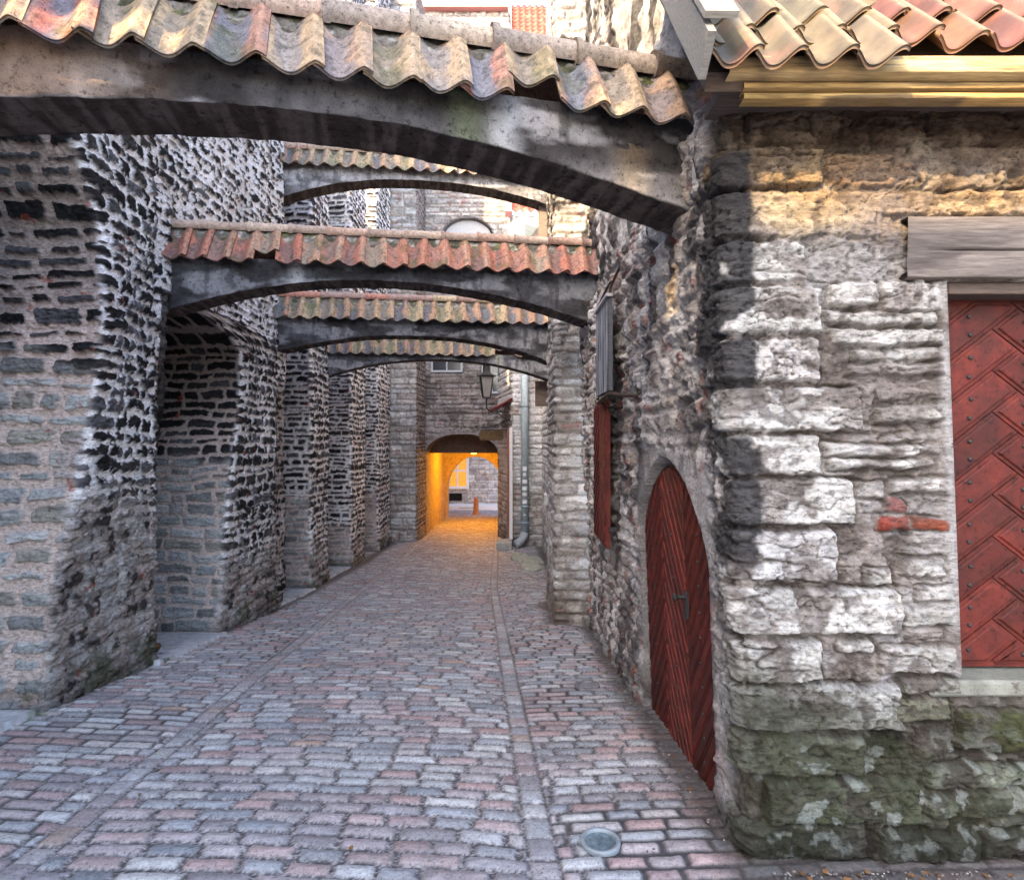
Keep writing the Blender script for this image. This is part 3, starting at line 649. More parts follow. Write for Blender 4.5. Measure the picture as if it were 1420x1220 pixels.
def arch_beam(t, A, B, ztop, zspring, crown, width, seed, tone, pwr=2.0, c0=.5, sun_and_stains=None, res=.02, chip=.012):
    A = np.array(A, float); B = np.array(B, float); L = np.linalg.norm(B - A); t_ = (B - A) / L; n = np.array([t_[1], -t_[0]])
    nu = int(L / res); us = np.linspace(-.12, L + .12, nu)
    nf = 34; nb = 16
    q = np.concatenate([np.linspace(0, 1, nf), 1 + np.linspace(.02, 1, nb), 2 + np.linspace(.1, 1, 8)])   # face, soffit, back
    U, Q = np.meshgrid(us, q, indexing='ij')
    x = np.clip(U / L, 0, 1); zs = zspring[0] + (zspring[1] - zspring[0]) * x
    cx = np.where(x < c0, (c0 - x) / c0, (x - c0) / (1 - c0)); zb = zs + (crown - zs) * (1 - np.abs(cx) ** pwr)
    zt = ztop[0] + (ztop[1] - ztop[0]) * x
    zb = zb + chip * (fbm(U * 14, U * 0, 4, seed) - .5) * 1.2
    f = np.clip(Q, 0, 1); s = np.clip(Q - 1, 0, 1); b = np.clip(Q - 2, 0, 1)
    Z = zt + (zb - zt) * f; Z = np.where(Q > 2, zb + (zt - zb) * b, Z)
    nn = fbm(U * 6, Z * 6, 4, seed + 1); n3 = fbm(U * 30, Z * 30 + Q, 4, seed + 2); n5 = fbm(U * 3 + 5, Z * 4, 5, seed + 3)
    D = -width * s + (nn - .5) * .03 * (Q < 1) + (n3 - .5) * .006
    Z = Z + (fbm(U * 5, Q * 4, 3, seed + 7) - .5) * .02 * ((Q > 1.05) & (Q < 1.95))
    P = np.stack([A[0] + t_[0] * U + n[0] * D, A[1] + t_[1] * U + n[1] * D, Z], -1).reshape(-1, 3)
    # sooty lime plaster: pale and black clouds, board marks, runs
    c = mix(np.array(tone[0]), np.array(tone[1]), sst(.38, .62, n5)); c = mix(c, tone[2], sst(.50, .62, fbm(U * 2.2, Z * 7, 5, seed + 4)))
    c = mix(c, np.array(tone[0]) * .5, sst(.56, .64, fbm(U * 16, Z * 6, 4, seed + 5)) * .6)
    c = np.where((Q > 1.0)[..., None], mix(np.array([.05, .04, .037]), (.12, .10, .092), sst(.4, .65, n3)), c)
    if sun_and_stains is not None: c = sun_and_stains(c, U, Z, Q, L)
    mk('arch_beam', P, gridfaces(nu, len(q)), M['beam'], t, c.reshape(-1, 3), True)
TP1 = [(.50, .24, .18, .24, .23, .26), (.58, .38, .26, .34, .28, .27), (.48, .19, .15, .22, .20, .24), (.60, .43, .27, .36, .31, .28), (.52, .32, .23, .22, .22, .25), (.56, .41, .26, .34, .28, .22)]
TP2 = [(.52, .22, .15, .38, .20, .16), (.46, .20, .14, .28, .18, .15), (.52, .28, .19, .34, .26, .20), (.50, .19, .13, .26, .15, .13)]
TP3 = [(.62, .42, .26, .30, .26, .22), (.54, .30, .20, .20, .20, .22), (.62, .46, .28, .33, .30, .20), (.56, .34, .22, .20, .19, .20)]
# 1 nearest
a1 = empty('flying_arch', (-1.2, 2.6, 2.8), 'nearest and largest tiled flying arch across the top of the alley', 'arch', 'tiled flying arches over the alley')
A1 = (-3.45, 1.945); B1 = (.97, 3.05)
def st1(c, U, Z, Q, L):
    x = U / L; w = sst(.66, .60, x) * (Q < 1); c = mix(c, mix((.30, .19, .12), (.17, .11, .075), fbm(U * 5, Z * 9, 4, 900)), w * sst(.5, .35, x) * .85)  # brown on the left face: sunlit warmth put into the colour
    l = sst(.03, .0, np.abs(x - .775 + .01 * fbm(Z * 9, Z * 0, 2, 3))) * (Q < 1); c = mix(c, (.42, .42, .42), l * .7)
    g = sst(.03, .0, np.abs(x - .735)) * (Q < 1); c = mix(c, (.13, .15, .09), g * .7)
    p = sst(.80, .9, x) * sst(3.05, 2.85, Z) * (Q < 1); c = mix(c, (.36, .345, .35), p * .7)
    return c
arch_beam(a1, A1, B1, (3.275, 3.275), (2.59, 2.80), 3.09, .30, 501, ((.085, .08, .082), (.038, .034, .034), (.26, .25, .255)), 1.9, .61, st1, .012)
roof_cap(a1, A1, B1, 3.20, .30, .09, .075, .208, .355, 511, TP1, .30, missing=(17,), lift={17: .03}, ridge_len=.40, ridge_r=.064)
# 2
a2 = empty('flying_arch', (-1.2, 6.4, 2.9), 'second flying arch from the camera, red-brown tiles, below the nearest', 'arch', 'tiled flying arches over the alley')
def st2(c, U, Z, Q, L):
    x = U / L; l = sst(.025, .0, np.abs(x - .285)) * (Q < 1); return mix(c, (.42, .42, .43), l * .8)
A2 = (-3.42, 6.06); B2 = (.88, 6.66)
arch_beam(a2, A2, B2, (3.525, 3.525), (2.98, 2.96), 3.35, .34, 521, ((.07, .07, .078), (.035, .032, .034), (.17, .17, .185)), 2.0, .47, st2)
roof_cap(a2, A2, B2, 3.46, .32, .10, .10, .212, .40, 531, TP2, .36, missing=(4,), lift={4: .02}, ridge_len=.40, ridge_r=.05, ridge_pal=((.44, .30, .24), (.36, .27, .22), (.46, .36, .29)))
# 3
a3 = empty('flying_arch', (-1.2, 9.0, 2.9), 'third flying arch from the camera, low, between the second buttress and the grey pier', 'arch', 'tiled flying arches over the alley')
A3 = (-3.45, 8.83); B3 = (.66, 9.42)
arch_beam(a3, A3, B3, (3.50, 3.50), (2.95, 2.86), 3.25, .36, 541, ((.07, .07, .078), (.035, .033, .035), (.19, .19, .205)), 2.2, .48)
roof_cap(a3, A3, B3, 3.44, .31, .10, .10, .212, .385, 551, TP3, .36, ridge_len=.34, ridge_r=.05, ridge_pal=((.44, .22, .17), (.45, .36, .25), (.36, .25, .22)))
# 4
a4 = empty('flying_arch', (-1.2, 11.9, 2.8), 'fourth and farthest low flying arch, yellowish mossy tiles, above the lantern', 'arch', 'tiled flying arches over the alley')
A4 = (-3.5, 11.67); B4 = (.84, 12.3)
def st4(c, U, Z, Q, L):
    x = U / L; l = sst(.05, .0, np.abs(x - .74)) * (Q < 1); c = mix(c, (.5, .5, .52), l * .9); g = sst(.012, 0, np.abs(x - .745)); return mix(c, (.16, .19, .06), g * .8 * (Q < 1))
arch_beam(a4, A4, B4, (3.385, 3.385), (2.92, 2.86), 3.27, .34, 561, ((.13, .13, .145), (.07, .068, .07), (.30, .30, .315)), 2.2, .48, st4)
roof_cap(a4, A4, B4, 3.33, .31, .10, .10, .212, .385, 571, TP3, .36, missing=(15, 16), lift={15: .05, 16: .05}, moss_c=(.09, .10, .03), ridge_pal=((.44, .3, .2), (.42, .36, .22)))
# 5 the high one
a5 = empty('flying_arch', (-1.2, 9.3, 5.3), 'high flying arch with mixed tiles, seen above the second arch', 'arch', 'tiled flying arches over the alley')
A5 = (-3.42, 9.20); B5 = (.63, 9.75)
arch_beam(a5, A5, B5, (5.86, 5.86), (5.36, 5.42), 5.71, .34, 581, ((.20, .20, .215), (.12, .115, .12), (.33, .33, .35)), 2.2, .50)
roof_cap(a5, A5, B5, 5.80, .30, .10, .10, .212, .36, 591, TP3, .34, ridge_pal=((.46, .36, .28), (.42, .30, .24)))
# ================================================================== corner house: roof, doors, boards
def house_roof(t):
    r = random.Random(3); V = []; Fa = []; C = []; off = 0; per = .170; npq, ns = 22, 16
    dy, dz_ = .125, .155; sl = math.hypot(dy, dz_); ny, nz = -dz_ / sl, dy / sl
    pal = [(.19, .175, .12), (.22, .18, .13), (.15, .15, .12), (.23, .19, .12)]; red = [(.24, .10, .07), (.27, .14, .085), (.21, .085, .07), (.25, .16, .11)]
    for row in range(0, 9):
        for i in range(-0, 18):
            x0 = .70 + i * per + (.03 if row % 2 else 0)
            if row == 0 and i > 3: continue
            jy = r.uniform(-.008, .008); jr = r.uniform(-.015, .015); drop = -.045 if (row == 1 and i > 4) else 0
            q = np.linspace(-.02, 1.04, npq); s = np.linspace(0, 1, ns); Q, S = np.meshgrid(q, s, indexing='ij')
            prof = (.5 + .5 * np.cos(2 * math.pi * (Q - .92))) ** 1.25; hh = .058 * prof + .012 * Q + .018 * (1 - S)
            ln = .36; X = x0 + Q * per + jr * (1 - S)
            Yb = 2.19 + dy * row + (S * ln) * dy / sl + drop * dy / sl + jy; Zb = 3.015 + dz_ * row + (S * ln) * dz_ / sl + drop * dz_ / sl
            for th in (0, 1):
                V.append(np.stack([X, Yb + (hh - th * .016) * ny, Zb + (hh - th * .016) * nz], -1).reshape(-1, 3))
            f = gridfaces(npq, ns) + off; e = []
            for a in range(npq - 1):
                e.append((off + a * ns, off + (a + 1) * ns, off + npq * ns + (a + 1) * ns, off + npq * ns + a * ns))
            for b in range(ns - 1):
                for a in (0, npq - 1): e.append((off + a * ns + b, off + a * ns + b + 1, off + npq * ns + a * ns + b + 1, off + npq * ns + a * ns + b))
            Fa += [f, f[:, ::-1] + npq * ns, np.array(e)]
            isred = (x0 > 1.40 + r.uniform(-.1, .1)) or (row > 1 and r.random() < .12)
            b0 = np.array((red if isred else pal)[r.randrange(4)]); n = fbm(X * 9, S * 3 + i * 3 + row * 5, 4, 60 + i); c = mix(b0, b0 * .62, sst(.4, .65, n))
            c = mix(c, (.40, .18, .14), sst(.55, .7, fbm(X * 6, S * 2 + row, 3, 64)) * .5); c = mix(c, (.48, .42, .30), sst(.90, 1.0, prof) * .5)
            cc = c.reshape(-1, 3) * .46; C += [cc, cc * .5 + np.array([.12, .06, .03])]; off += 2 * npq * ns
    mk('roof_tiles', np.concatenate(V), np.concatenate(Fa), M['glazed'], t, np.concatenate(C), True)
    m = MB(); m.add([(.72, 2.27, 3.06), (3.9, 2.27, 3.06), (3.9, 3.4, 4.45), (.72, 3.4, 4.45), (.72, 2.29, 3.0), (3.9, 2.29, 3.0), (3.9, 3.45, 4.4), (.72, 3.45, 4.4)], [(0, 1, 2, 3), (7, 6, 5, 4), (0, 3, 7, 4), (1, 0, 4, 5)], (.12, .09, .07)); m.build('roof_boards', M['wood'], t)
    def plank(name, x0, x1, y0, y1, z0, z1, col, seed, fs=55, crack=False, nx=None):
        nx = nx or max(40, int((x1 - x0) / .012)); nz_ = max(14, int((z1 - z0) / .006)); X, Z = np.meshgrid(np.linspace(x0, x1, nx), np.linspace(z0, z1, nz_), indexing='ij')
        g = fbm(X * 2.0, Z * fs + 3 * fbm(X * 1.2, Z * 4, 3, seed), 4, seed); e = np.minimum(np.minimum(Z - z0, z1 - Z), .01) / .01
        Y = y0 + .006 * (g - .5) + .006 * (1 - e) ** 2 + .005 * (fbm(X * 2, Z * 3, 2, seed + 1) - .5)
        Xr = X + .012 * (fbm(Z * 12, Z * 0, 3, seed + 8) - .5) * ((X == x0) | (X == x1))
        c = np.array(col) * (.60 + .75 * g)[..., None]; c = mix(c, (.05, .04, .04), sst(.62, .72, g) * .7)
        c = mix(c, np.array(col) * .45, sst(.56, .66, fbm(X * 3, Z * 12, 3, seed + 2)) * .6)
        if crack:
            cz = z0 + (z1 - z0) * (.44 + .10 * (fbm(X * 2.5, X * 0, 3, seed + 4) - .5)); k = np.exp(-((Z - cz) / .0035) ** 2) * sst(x0, x0 + .2, X); Y = Y + .02 * k; c = mix(c, (.01, .01, .01), k)
        Y[:, 0] = y1; Y[:, -1] = y1; 
        o = mk(name, np.stack([Xr, Y, Z], -1).reshape(-1, 3), gridfaces(nx, nz_), M['wood'], t, c.reshape(-1, 3), True)
        return o
    plank('fascia_board', .79, 3.9, 2.225, 2.30, 3.030, 3.100, (.50, .36, .17), 71)
    plank('eaves_batten', .86, 3.9, 2.262, 2.32, 2.996, 3.022, (.38, .25, .10), 72)
    plank('eaves_batten', .86, 3.9, 2.272, 2.33, 2.966, 2.990, (.42, .28, .11), 73)
    m = MB(); m.box(.80, 3.9, 2.30, 2.55, 3.03, 3.07, (.09, .07, .06)); m.build('soffit', M['wood'], t)
    plank('lintel', 1.585, 3.0, 2.455, 2.66, 2.345, 2.600, (.15, .128, .118), 74, 26, True)
    m = MB(); m.box(1.78, 2.62, 2.50, 2.66, 2.295, 2.343, (.085, .065, .055), .004); m.box(2.565, 2.62, 2.52, 2.66, .74, 2.293, (.075, .05, .04), .004); m.build('door_frame', M['wood'], t)
    # bargeboard and its cap, running up the verge
    a = np.array((.672, 2.13, 3.045)); d = np.array((0, dy, dz_)) / sl
    m = MB(); m.beam(a - d * .03, a + d * 1.7, .028, .15, (.27, .255, .23), up=(0, -dz_, dy)); m.build('bargeboard', M['wood'], t)
    m = MB(); o_ = np.array((.035, ny * .105, nz * .105)); m.beam(a + o_ + d * .03, a + o_ + d * 1.7, .115, .022, (.34, .32, .28), up=(0, -dz_, dy)); m.build('verge_cap', M['wood'], t)
house_roof(house)

def clip(poly, a, b, c):        # keep a*x+b*y<=c
    out = []
    for i in range(len(poly)):
        p, q = poly[i], poly[(i + 1) % len(poly)]; dp = a * p[0] + b * p[1] - c; dq = a * q[0] + b * q[1] - c
        if dp <= 0: out.append(p)
        if dp * dq < 0: t = dp / (dp - dq); out.append((p[0] + (q[0] - p[0]) * t, p[1] + (q[1] - p[1]) * t))
    return out
def area(p): return sum(p[i][0] * p[(i + 1) % len(p)][1] - p[(i + 1) % len(p)][0] * p[i][1] for i in range(len(p))) / 2
def inset(poly, d):
    out = poly
    n = len(poly)
    for i in range(n):
        p, q = poly[i], poly[(i + 1) % n]; ex, ey = q[0] - p[0], q[1] - p[1]; L = math.hypot(ex, ey)
        if L < 1e-5: continue
        a, b = ey / L, -ex / L; out = clip(out, a, b, a * p[0] + b * p[1] - d)
        if len(out) < 3: return None
    return out
def board(m, poly, mapf, col, th=.016, bev=.012, r=None):
    """bevelled board with a moulded step, from a 2D outline (counter-clockwise)"""
    if len(poly) < 3: return
    if area(poly) < 0: poly = poly[::-1]
    # drop tiny edges
    pp = [p for i, p in enumerate(poly) if math.hypot(p[0] - poly[i - 1][0], p[1] - poly[i - 1][1]) > .004]
    if len(pp) < 3 or area(pp) < .0006: return
    loops = [(pp, 0), (pp, th * .45)]
    for d_, h_ in ((bev, th * .5), (bev * 1.25, th * .85), (bev * 1.7, th)):
        q = [];
        # offset each vertex along bisector
        n = len(pp); ok = True
        for i in range(n):
            p0, p1, p2 = pp[i - 1], pp[i], pp[(i + 1) % n]
            e1 = np.array(p1) - p0; e2 = np.array(p2) - p1; e1 = e1 / np.linalg.norm(e1); e2 = e2 / np.linalg.norm(e2)
            n1 = np.array((-e1[1], e1[0])); n2 = np.array((-e2[1], e2[0])); b = n1 + n2; k = b.dot(n1)
            if k < .15: k = .15
            q.append(tuple(np.array(p1) + b / k * d_))
        if area(q) <= 0.0003: break
        loops.append((q, h_))
    v = []; f = []; n = len(pp)
    for lp, h_ in loops: v += [mapf(x, y, h_) for x, y in lp]
    for a in range(len(loops) - 1):
        for i in range(n): f.append((a * n + i, a * n + (i + 1) % n, (a + 1) * n + (i + 1) % n, (a + 1) * n + i))
    f.append(tuple((len(loops) - 1) * n + i for i in range(n)))
    m.add(v, f, col)
def finish_boards(t, name, polys, mapf, seed, studs, z0, z1, inside, col, xmax=None):
    r = random.Random(seed); m = MB(); spots = []
    for P, frame in polys:
        P = clip(P, 0, 1, z1 - .004) if P else P; P = clip(P, 0, -1, -(z0 + .004)) if P else P
        if P and inside: P = inside(P)
        if not P or len(P) < 3: continue
        k = r.uniform(.72, 1.22); board(m, P, mapf, tuple(c * k for c in col))
        if studs:
            for (sx, sz) in frame:
                sx += r.uniform(-.005, .005); sz += r.uniform(-.004, .004)
                box_ = [(sx - .02, sz - .02), (sx + .02, sz - .02), (sx + .02, sz + .02), (sx - .02, sz + .02)]
                if z0 + .03 < sz < z1 - .03 and (xmax is None or sx < xmax) and (not inside or inside(box_, True)): spots.append(mapf(sx, sz, .016))
    m.build('planks', M['redpaint'], t)
    if spots:
        if len(spots) > 98: spots = spots[::len(spots) // 98 + 1]
        ex = np.array(mapf(1, 1, 0)) - np.array(mapf(0, 1, 0)); eh = np.array(mapf(1, 1, 1)) - np.array(mapf(1, 1, 0)); ex = ex / np.linalg.norm(ex); eh = eh / np.linalg.norm(eh); ez = np.array((0, 0, 1.)); n = 8; v = []; f = []
        for rr, hh in ((.0095, -.002), (.009, .005), (.004, .009)): v += [tuple(ex * rr * math.cos(6.2832 * i / n) + ez * rr * math.sin(6.2832 * i / n) + eh * hh) for i in range(n)]
        for a in range(2):
            for i in range(n): f.append((a * n + i, a * n + (i + 1) % n, (a + 1) * n + (i + 1) % n, (a + 1) * n + i))
        f.append(tuple(2 * n + i for i in range(n))); sm = MB(); sm.add(v, f, (.045, .02, .016)); o = mk('stud', sm.v, sm.f, M['iron'], None, sm.c, True); w0 = np.array(wloc(t)); o.parent = t
        for i, p in enumerate(spots):
            q = o if i == 0 else o.copy()
            if i: COL.objects.link(q); q.parent = t
            q.location = tuple(np.array(p) - w0)
def herringbone(t, name, x0, x1, z0, z1, mapf, xc, slope, pitch, seed, col, xmax=None, phase=0):
    """boards rising to the middle line from both sides, each end butting against its neighbour"""
    g = .003; polys = []; s_ = slope; L = math.hypot(1, s_); n0 = int((z1 - z0) / pitch) + 12
    for k in range(-8, n0):
        a = z0 + phase + k * pitch; b = z0 + phase + (k - .0) * pitch      # line heights at xc
        big = [(x0, z0 - 3), (x1, z0 - 3), (x1, z1 + 3), (x0, z1 + 3)]
        # left plank: a <= z - s(x-xc) <= a+p  and  z + s(x-xc) <= b+p
        P = clip(big, s_, -1, s_ * xc - a - g * L); P = clip(P, -s_, 1, -s_ * xc + a + pitch - g * L) if P else P
        P = clip(P, s_, 1, s_ * xc + b + pitch - g * L) if P else P
        fr_ = []
        for xx in (x0 + .045, xc - .10):
            for ff in (.28, .72): fr_.append((xx, a + s_ * (xx - xc) + pitch * ff))
        polys.append((P, fr_))
        # right plank: b <= z + s(x-xc) <= b+p and z - s(x-xc) <= a
        P = clip(big, -s_, -1, -s_ * xc - b - g * L); P = clip(P, s_, 1, s_ * xc + b + pitch - g * L) if P else P
        P = clip(P, -s_, 1, -s_ * xc + a - g * L) if P else P
        fr_ = []
        for xx in (xc + .13, x1 - .045):
            for ff in (.28, .72): fr_.append((xx, b - s_ * (xx - xc) + pitch * ff))
        polys.append((P, fr_))
    finish_boards(t, name, polys, mapf, seed, True, z0, z1, None, col, xmax)
def zigzag(t, name, bands, z0, z1, mapf, slope, pitch, seed, inside=None, studs=True, col=(.10, .016, .011)):
    polys = []
    for n_, (xa, xb, sg) in enumerate(bands):
        zb = z0 - 1.2 + (n_ % 2) * pitch * .5
        while zb < z1 + 1:
            zl, zr = (zb, zb + slope * (xb - xa)) if sg > 0 else (zb + slope * (xb - xa), zb); g = .004
            P = [(xa + .003, zl + g), (xb - .003, zr + g), (xb - .003, zr + pitch - g), (xa + .003, zl + pitch - g)]
            polys.append((P, [((xa + xb) / 2, (zl + zr) / 2 + pitch / 2)])); zb += pitch
    finish_boards(t, name, polys, mapf, seed, studs, z0, z1, inside, col)
def plate(t, name, poly, mapf, h0, h1, col, mt):
    m = MB(); n = len(poly); v = [mapf(x, y, h0) for x, y in poly] + [mapf(x, y, h1) for x, y in poly]
    m.add(v, [tuple(range(n))[::-1], tuple(range(n, 2 * n))] + [(i, (i + 1) % n, n + (i + 1) % n, n + i) for i in range(n)], col)
    return m.build(name, mt, t)
# big front door
fmap = lambda x, z, h: (x, 2.615 - h, z)
d1 = plate(house, 'door', [(1.765, .735), (2.60, .735), (2.60, 2.30), (1.765, 2.30)], fmap, -.03, 0, (.10, .016, .012), M['redpaint'])
d1['label'] = 'tall red chevron-boarded door with iron studs in the front wall'
herringbone(d1, 'front', 1.80, 2.56, .745, 2.29, fmap, 2.04, .78, .176, 5, (.078, .012, .008), 2.32, .02)
m = MB(); m.box(1.70, 2.75, 2.485, 2.70, .655, .722, (.17, .175, .15), .012); m.build('door_sill', M['plaster'], house)
# little arched door in the alley side
lean = lambda z: .065 * min(max(1 - z / 1.7, -1), 1.2)
amap = lambda x, z, h: (.945 + lean(z) - h, 8.0 - x, z)      # x = 8 - y so that the outline stays counter-clockwise
yc, hw = 3.66, .77; zs, rise = 1.03, .52
arc = [(8 - yc + hw * s_, zz) for s_, zz in [(math.sin(a), zs + rise * (max(1 - abs(math.sin(a)) ** 1.7, 0)) ** (1 / 1.6)) for a in np.linspace(math.pi / 2, -math.pi / 2, 25)]]
dpoly = [(8 - yc - hw, -.42), (8 - yc + hw, -.20)] + arc
d2 = plate(house, 'arched_door', [(a, max(b, -.45)) for a, b in dpoly], amap, -.03, 0, (.10, .016, .012), M['redpaint'])
d2['label'] = 'low arched red door with steep chevron boards and black handle, in the alley side'
hull = [(a, b) for a, b in dpoly]
def arch_clip(P, test=False):
    n = len(hull)
    for i in range(n):
        p, q = hull[i], hull[(i + 1) % n]; ex, ey = q[0] - p[0], q[1] - p[1]; L = math.hypot(ex, ey)
        if L < 1e-4: continue
        a, b = ey / L, -ex / L
        if test:
            if any(a * x + b * y > a * p[0] + b * p[1] for x, y in P): return None
        else:
            P = clip(P, a, b, a * p[0] + b * p[1] - .012)
            if len(P) < 3: return None
    return P
zigzag(d2, 'side', [(8 - yc - hw, 8 - yc - .24, 1), (8 - yc - .24, 8 - yc + .26, -1), (8 - yc + .26, 8 - yc + hw, 1)], -.42, 1.62, amap, 1.15, .13, 9, inside=arch_clip)
m = MB(); c0_ = amap(8 - 3.36, .84, .02); m.tube([c0_, (c0_[0] - .05, c0_[1], c0_[2])], .012, 10); m.lathe(0, 0, [(.001, 0), (.001, 0)], 3) if False else None
v0 = (c0_[0] - .05, c0_[1], c0_[2]); m.tube([v0, (v0[0] - .012, v0[1], v0[2]), (v0[0] - .024, v0[1], v0[2]), (v0[0] - .032, v0[1], v0[2])], [.010, .021, .021, .008], 14)
m.box(c0_[0] - .012, c0_[0] + .01, c0_[1] - .022, c0_[1] + .022, c0_[2] - .12, c0_[2] + .03, None, .004); m.build('handle', M['iron'], d2)
m = MB(); m.box(.93, 1.12, 2.86, 4.42, -.44, -.30, (.20, .16, .14), .01); m.build('threshold', M['wood'], house)
# shutter on the alley wall
smap = lambda x, z, h: (.80 - h, 8 - x, z)
sh = plate(house, 'shutter', [(2.08, .80), (2.83, .78), (2.83, 2.05), (2.08, 2.02)], smap, -.03, 0, (.10, .016, .012), M['redpaint']); sh['label'] = 'narrow red boarded shutter on the alley wall under the sign board'
zigzag(sh, 'shutter', [(2.09, 2.455, 1), (2.455, 2.82, -1)], .80, 2.02, smap, 1.0, .14, 12, studs=False)
for zh in (1.95, .95):
    m = MB(); m.beam((.84, 5.12, zh), (.84, 5.9, zh), .05, .03); m.build('hinge_strap', M['iron'], sh)
# hanging board on iron arms
sg = empty('sign_board', (.74, 5.04, 2.1), 'narrow weathered blue-grey wooden board hung on curved iron arms from the right wall', 'sign')
nx, nzz = 60, 70; Yg, Zg = np.meshgrid(np.linspace(4.72, 5.38, nx), np.linspace(2.08, 2.80, nzz), indexing='ij'); g = fbm(Yg * 42, Zg * 3, 4, 90)
cb = mix((.10, .11, .14), (.30, .31, .33), sst(.4, .65, g)); cb = mix(cb, (.03, .03, .04), sst(.6, .66, fbm(Yg * 26, Zg * 2, 3, 91)))
Vf = np.stack([.74 - .004 * g, Yg, Zg], -1).reshape(-1, 3)
mk('board', Vf, gridfaces(nx, nzz), M['wood'], sg, cb.reshape(-1, 3), True)
m = MB(); m.box(.742, .775, 4.72, 5.38, 2.08, 2.80, (.08, .085, .10)); m.build('board_back', M['wood'], sg)
m = MB(); m.beam((.745, 4.70, 2.815), (.745, 5.40, 2.815), .05, .022, (.4, .4, .42)); m.build('top_strip', M['zinc'], sg)
for (yy, yw, zt) in ((4.74, 4.22, 2.90), (5.34, 4.80, 2.90)):
    m = MB(); pts = []
    for k in range(13):
        a = math.pi * k / 12; pts.append((.76 + (.95 - .76) * (k / 12), yy + (yw - yy) * k / 12, zt - .03 + .17 * math.sin(a)))
    m.tube([(.76, yy, 2.80)] + pts + [(.90, yw, zt - .28)], .011, 8); m.build('arm', M['rust'], sg)
m = MB(); m.tube([(.75, 5.36, 2.02), (.75, 4.74, 2.06), (.80, 4.5, 2.03), (.92, 4.2, 2.00)], .014, 8); m.tube([(.75, 5.38, 2.06), (.80, 5.2, 1.98), (.93, 4.9, 1.96)], .010, 8); m.build('lower_arm', M['rust'], sg)
for y_ in (4.78, 5.3):
    m = MB(); m.tube([(.75, y_, 2.09), (.75, y_, 2.03)], .008, 6); m.build('hook', M['iron'], sg)

# ================================================================== gatehouse and passage
gh = empty('gatehouse', (-1.6, 19.3, -1.3), 'old grey stone gatehouse closing the alley with a vaulted passage', 'building')
YG = 19.3; PX0, PX1 = -2.72, -.44
def gate_surf(U, Z):
    X = U - 3.2
    f = pale_surf(440, courses(-3, 17, -2, 6, (.10, .24), (.25, .8), 441, .03, .012, .6))
    h, c, _ = f(U, Z); n = fbm(X * 2, Z * 2, 4, 442); low = sst(5.2, 3.2, Z)
    c = mix(c * 1.05, c * np.array([.60, .56, .56]), low); c = mix(c, (.12, .105, .10), sst(.5, .62, fbm(X * 3, Z * 4, 5, 443)) * low * .75)
    c = mix(c, (.40, .34, .32), sst(.58, .64, fbm(X * 6, Z * 5, 4, 444)) * low * .7); c = mix(c, BRICK, sst(.09, .05, np.hypot(X + 2.28, (Z - 2.24) * 1.3) + .03 * (n - .5)))
    c = mix(c, (.38, .34, .33), sst(.35, .1, np.abs(Z - 2.1)) * sst(.4, .6, n) * .7)
    for (xa, xb, za, zb) in WIN: h = np.where((X > xa) & (X < xb) & (Z > za) & (Z < zb), -.16, h)
    t = np.clip(np.abs(X + 1.40) / .80, 0, 1); h = np.where((t < 1) & (Z > 6.9) & (Z < 8.05 + .62 * np.sqrt(1 - t * t)), -.2, h)
    tr = np.abs(X + 1.40) / .86; ring_ = (tr < 1) & (Z > 8.05) & (Z < 8.05 + .70 * np.sqrt(np.clip(1 - tr * tr, 0, 1))); c = mix(c, (.17, .16, .165), ring_ * .9)
    t = np.clip(np.abs(X - (PX0 + PX1) / 2) / ((PX1 - PX0) / 2), 0, 1); zt = 1.22 + .66 * np.sqrt(1 - t ** 2.2)
    hole = (t < 1) & (Z < zt); t2 = np.clip(np.abs(X - (PX0 + PX1) / 2) / ((PX1 - PX0) / 2 + .16), 0, 1); rg = (~hole) & (Z > 1.1) & (Z < 1.22 + .82 * np.sqrt(1 - t2 ** 2.2)); c = mix(c, np.array([.30, .265, .26]) * (.7 + .6 * fbm(X * 12, Z * 5, 3, 449))[..., None], rg * .9); h = np.where(rg, h * .3 + .015, h)
    return h, c, ~hole
WIN = [(-2.60, -1.52, 3.80, 4.9), (-.99, -.28, 3.14, 4.4)]
wall_skin('wall', [(-3.2, YG), (-.08, YG), (-.02, YG + 3)], [.02, .06], -1.6, 15.15, .024, gate_surf, M['stone_far'], gh, smooth=.03)
m = MB(); m.box(-3.3, -.12, YG - .25, YG + .6, 15.16, 15.42, (.50, .22, .22)); m.build('eaves', M['white'], gh)
def window(parent, xa, xb, za, zb, y, fr_=.06, col=(.42, .44, .47), bars=(1, 0), gm=None):
    m = MB(); m.box(xa, xb, y - .03, y + .03, za, za + fr_, col); m.box(xa, xb, y - .03, y + .03, zb - fr_, zb, col)
    m.box(xa, xa + fr_, y - .03, y + .03, za + fr_, zb - fr_, col); m.box(xb - fr_, xb, y - .03, y + .03, za + fr_, zb - fr_, col)
    for k in range(bars[0]):
        xx = xa + (xb - xa) * (k + 1) / (bars[0] + 1); m.box(xx - fr_ / 3, xx + fr_ / 3, y - .02, y + .02, za + fr_, zb - fr_, col)
    for k in range(bars[1]):
        zz = za + (zb - za) * (k + 1) / (bars[1] + 1); m.box(xa + fr_, xb - fr_, y - .018, y + .018, zz - fr_ / 3, zz + fr_ / 3, col)
    w = m.build('window', M['white'], parent); bpy.context.view_layer.update()
    m = MB(); m.box(xa + fr_ / 2, xb - fr_ / 2, y + .004, y + .012, za + fr_ / 2, zb - fr_ / 2); m.build('pane', gm or M['glass'], w); return w
window(gh, -2.56, -1.56, 3.84, 4.9, YG + .08); window(gh, -.96, -.31, 3.17, 4.4, YG + .08, bars=(1, 1))
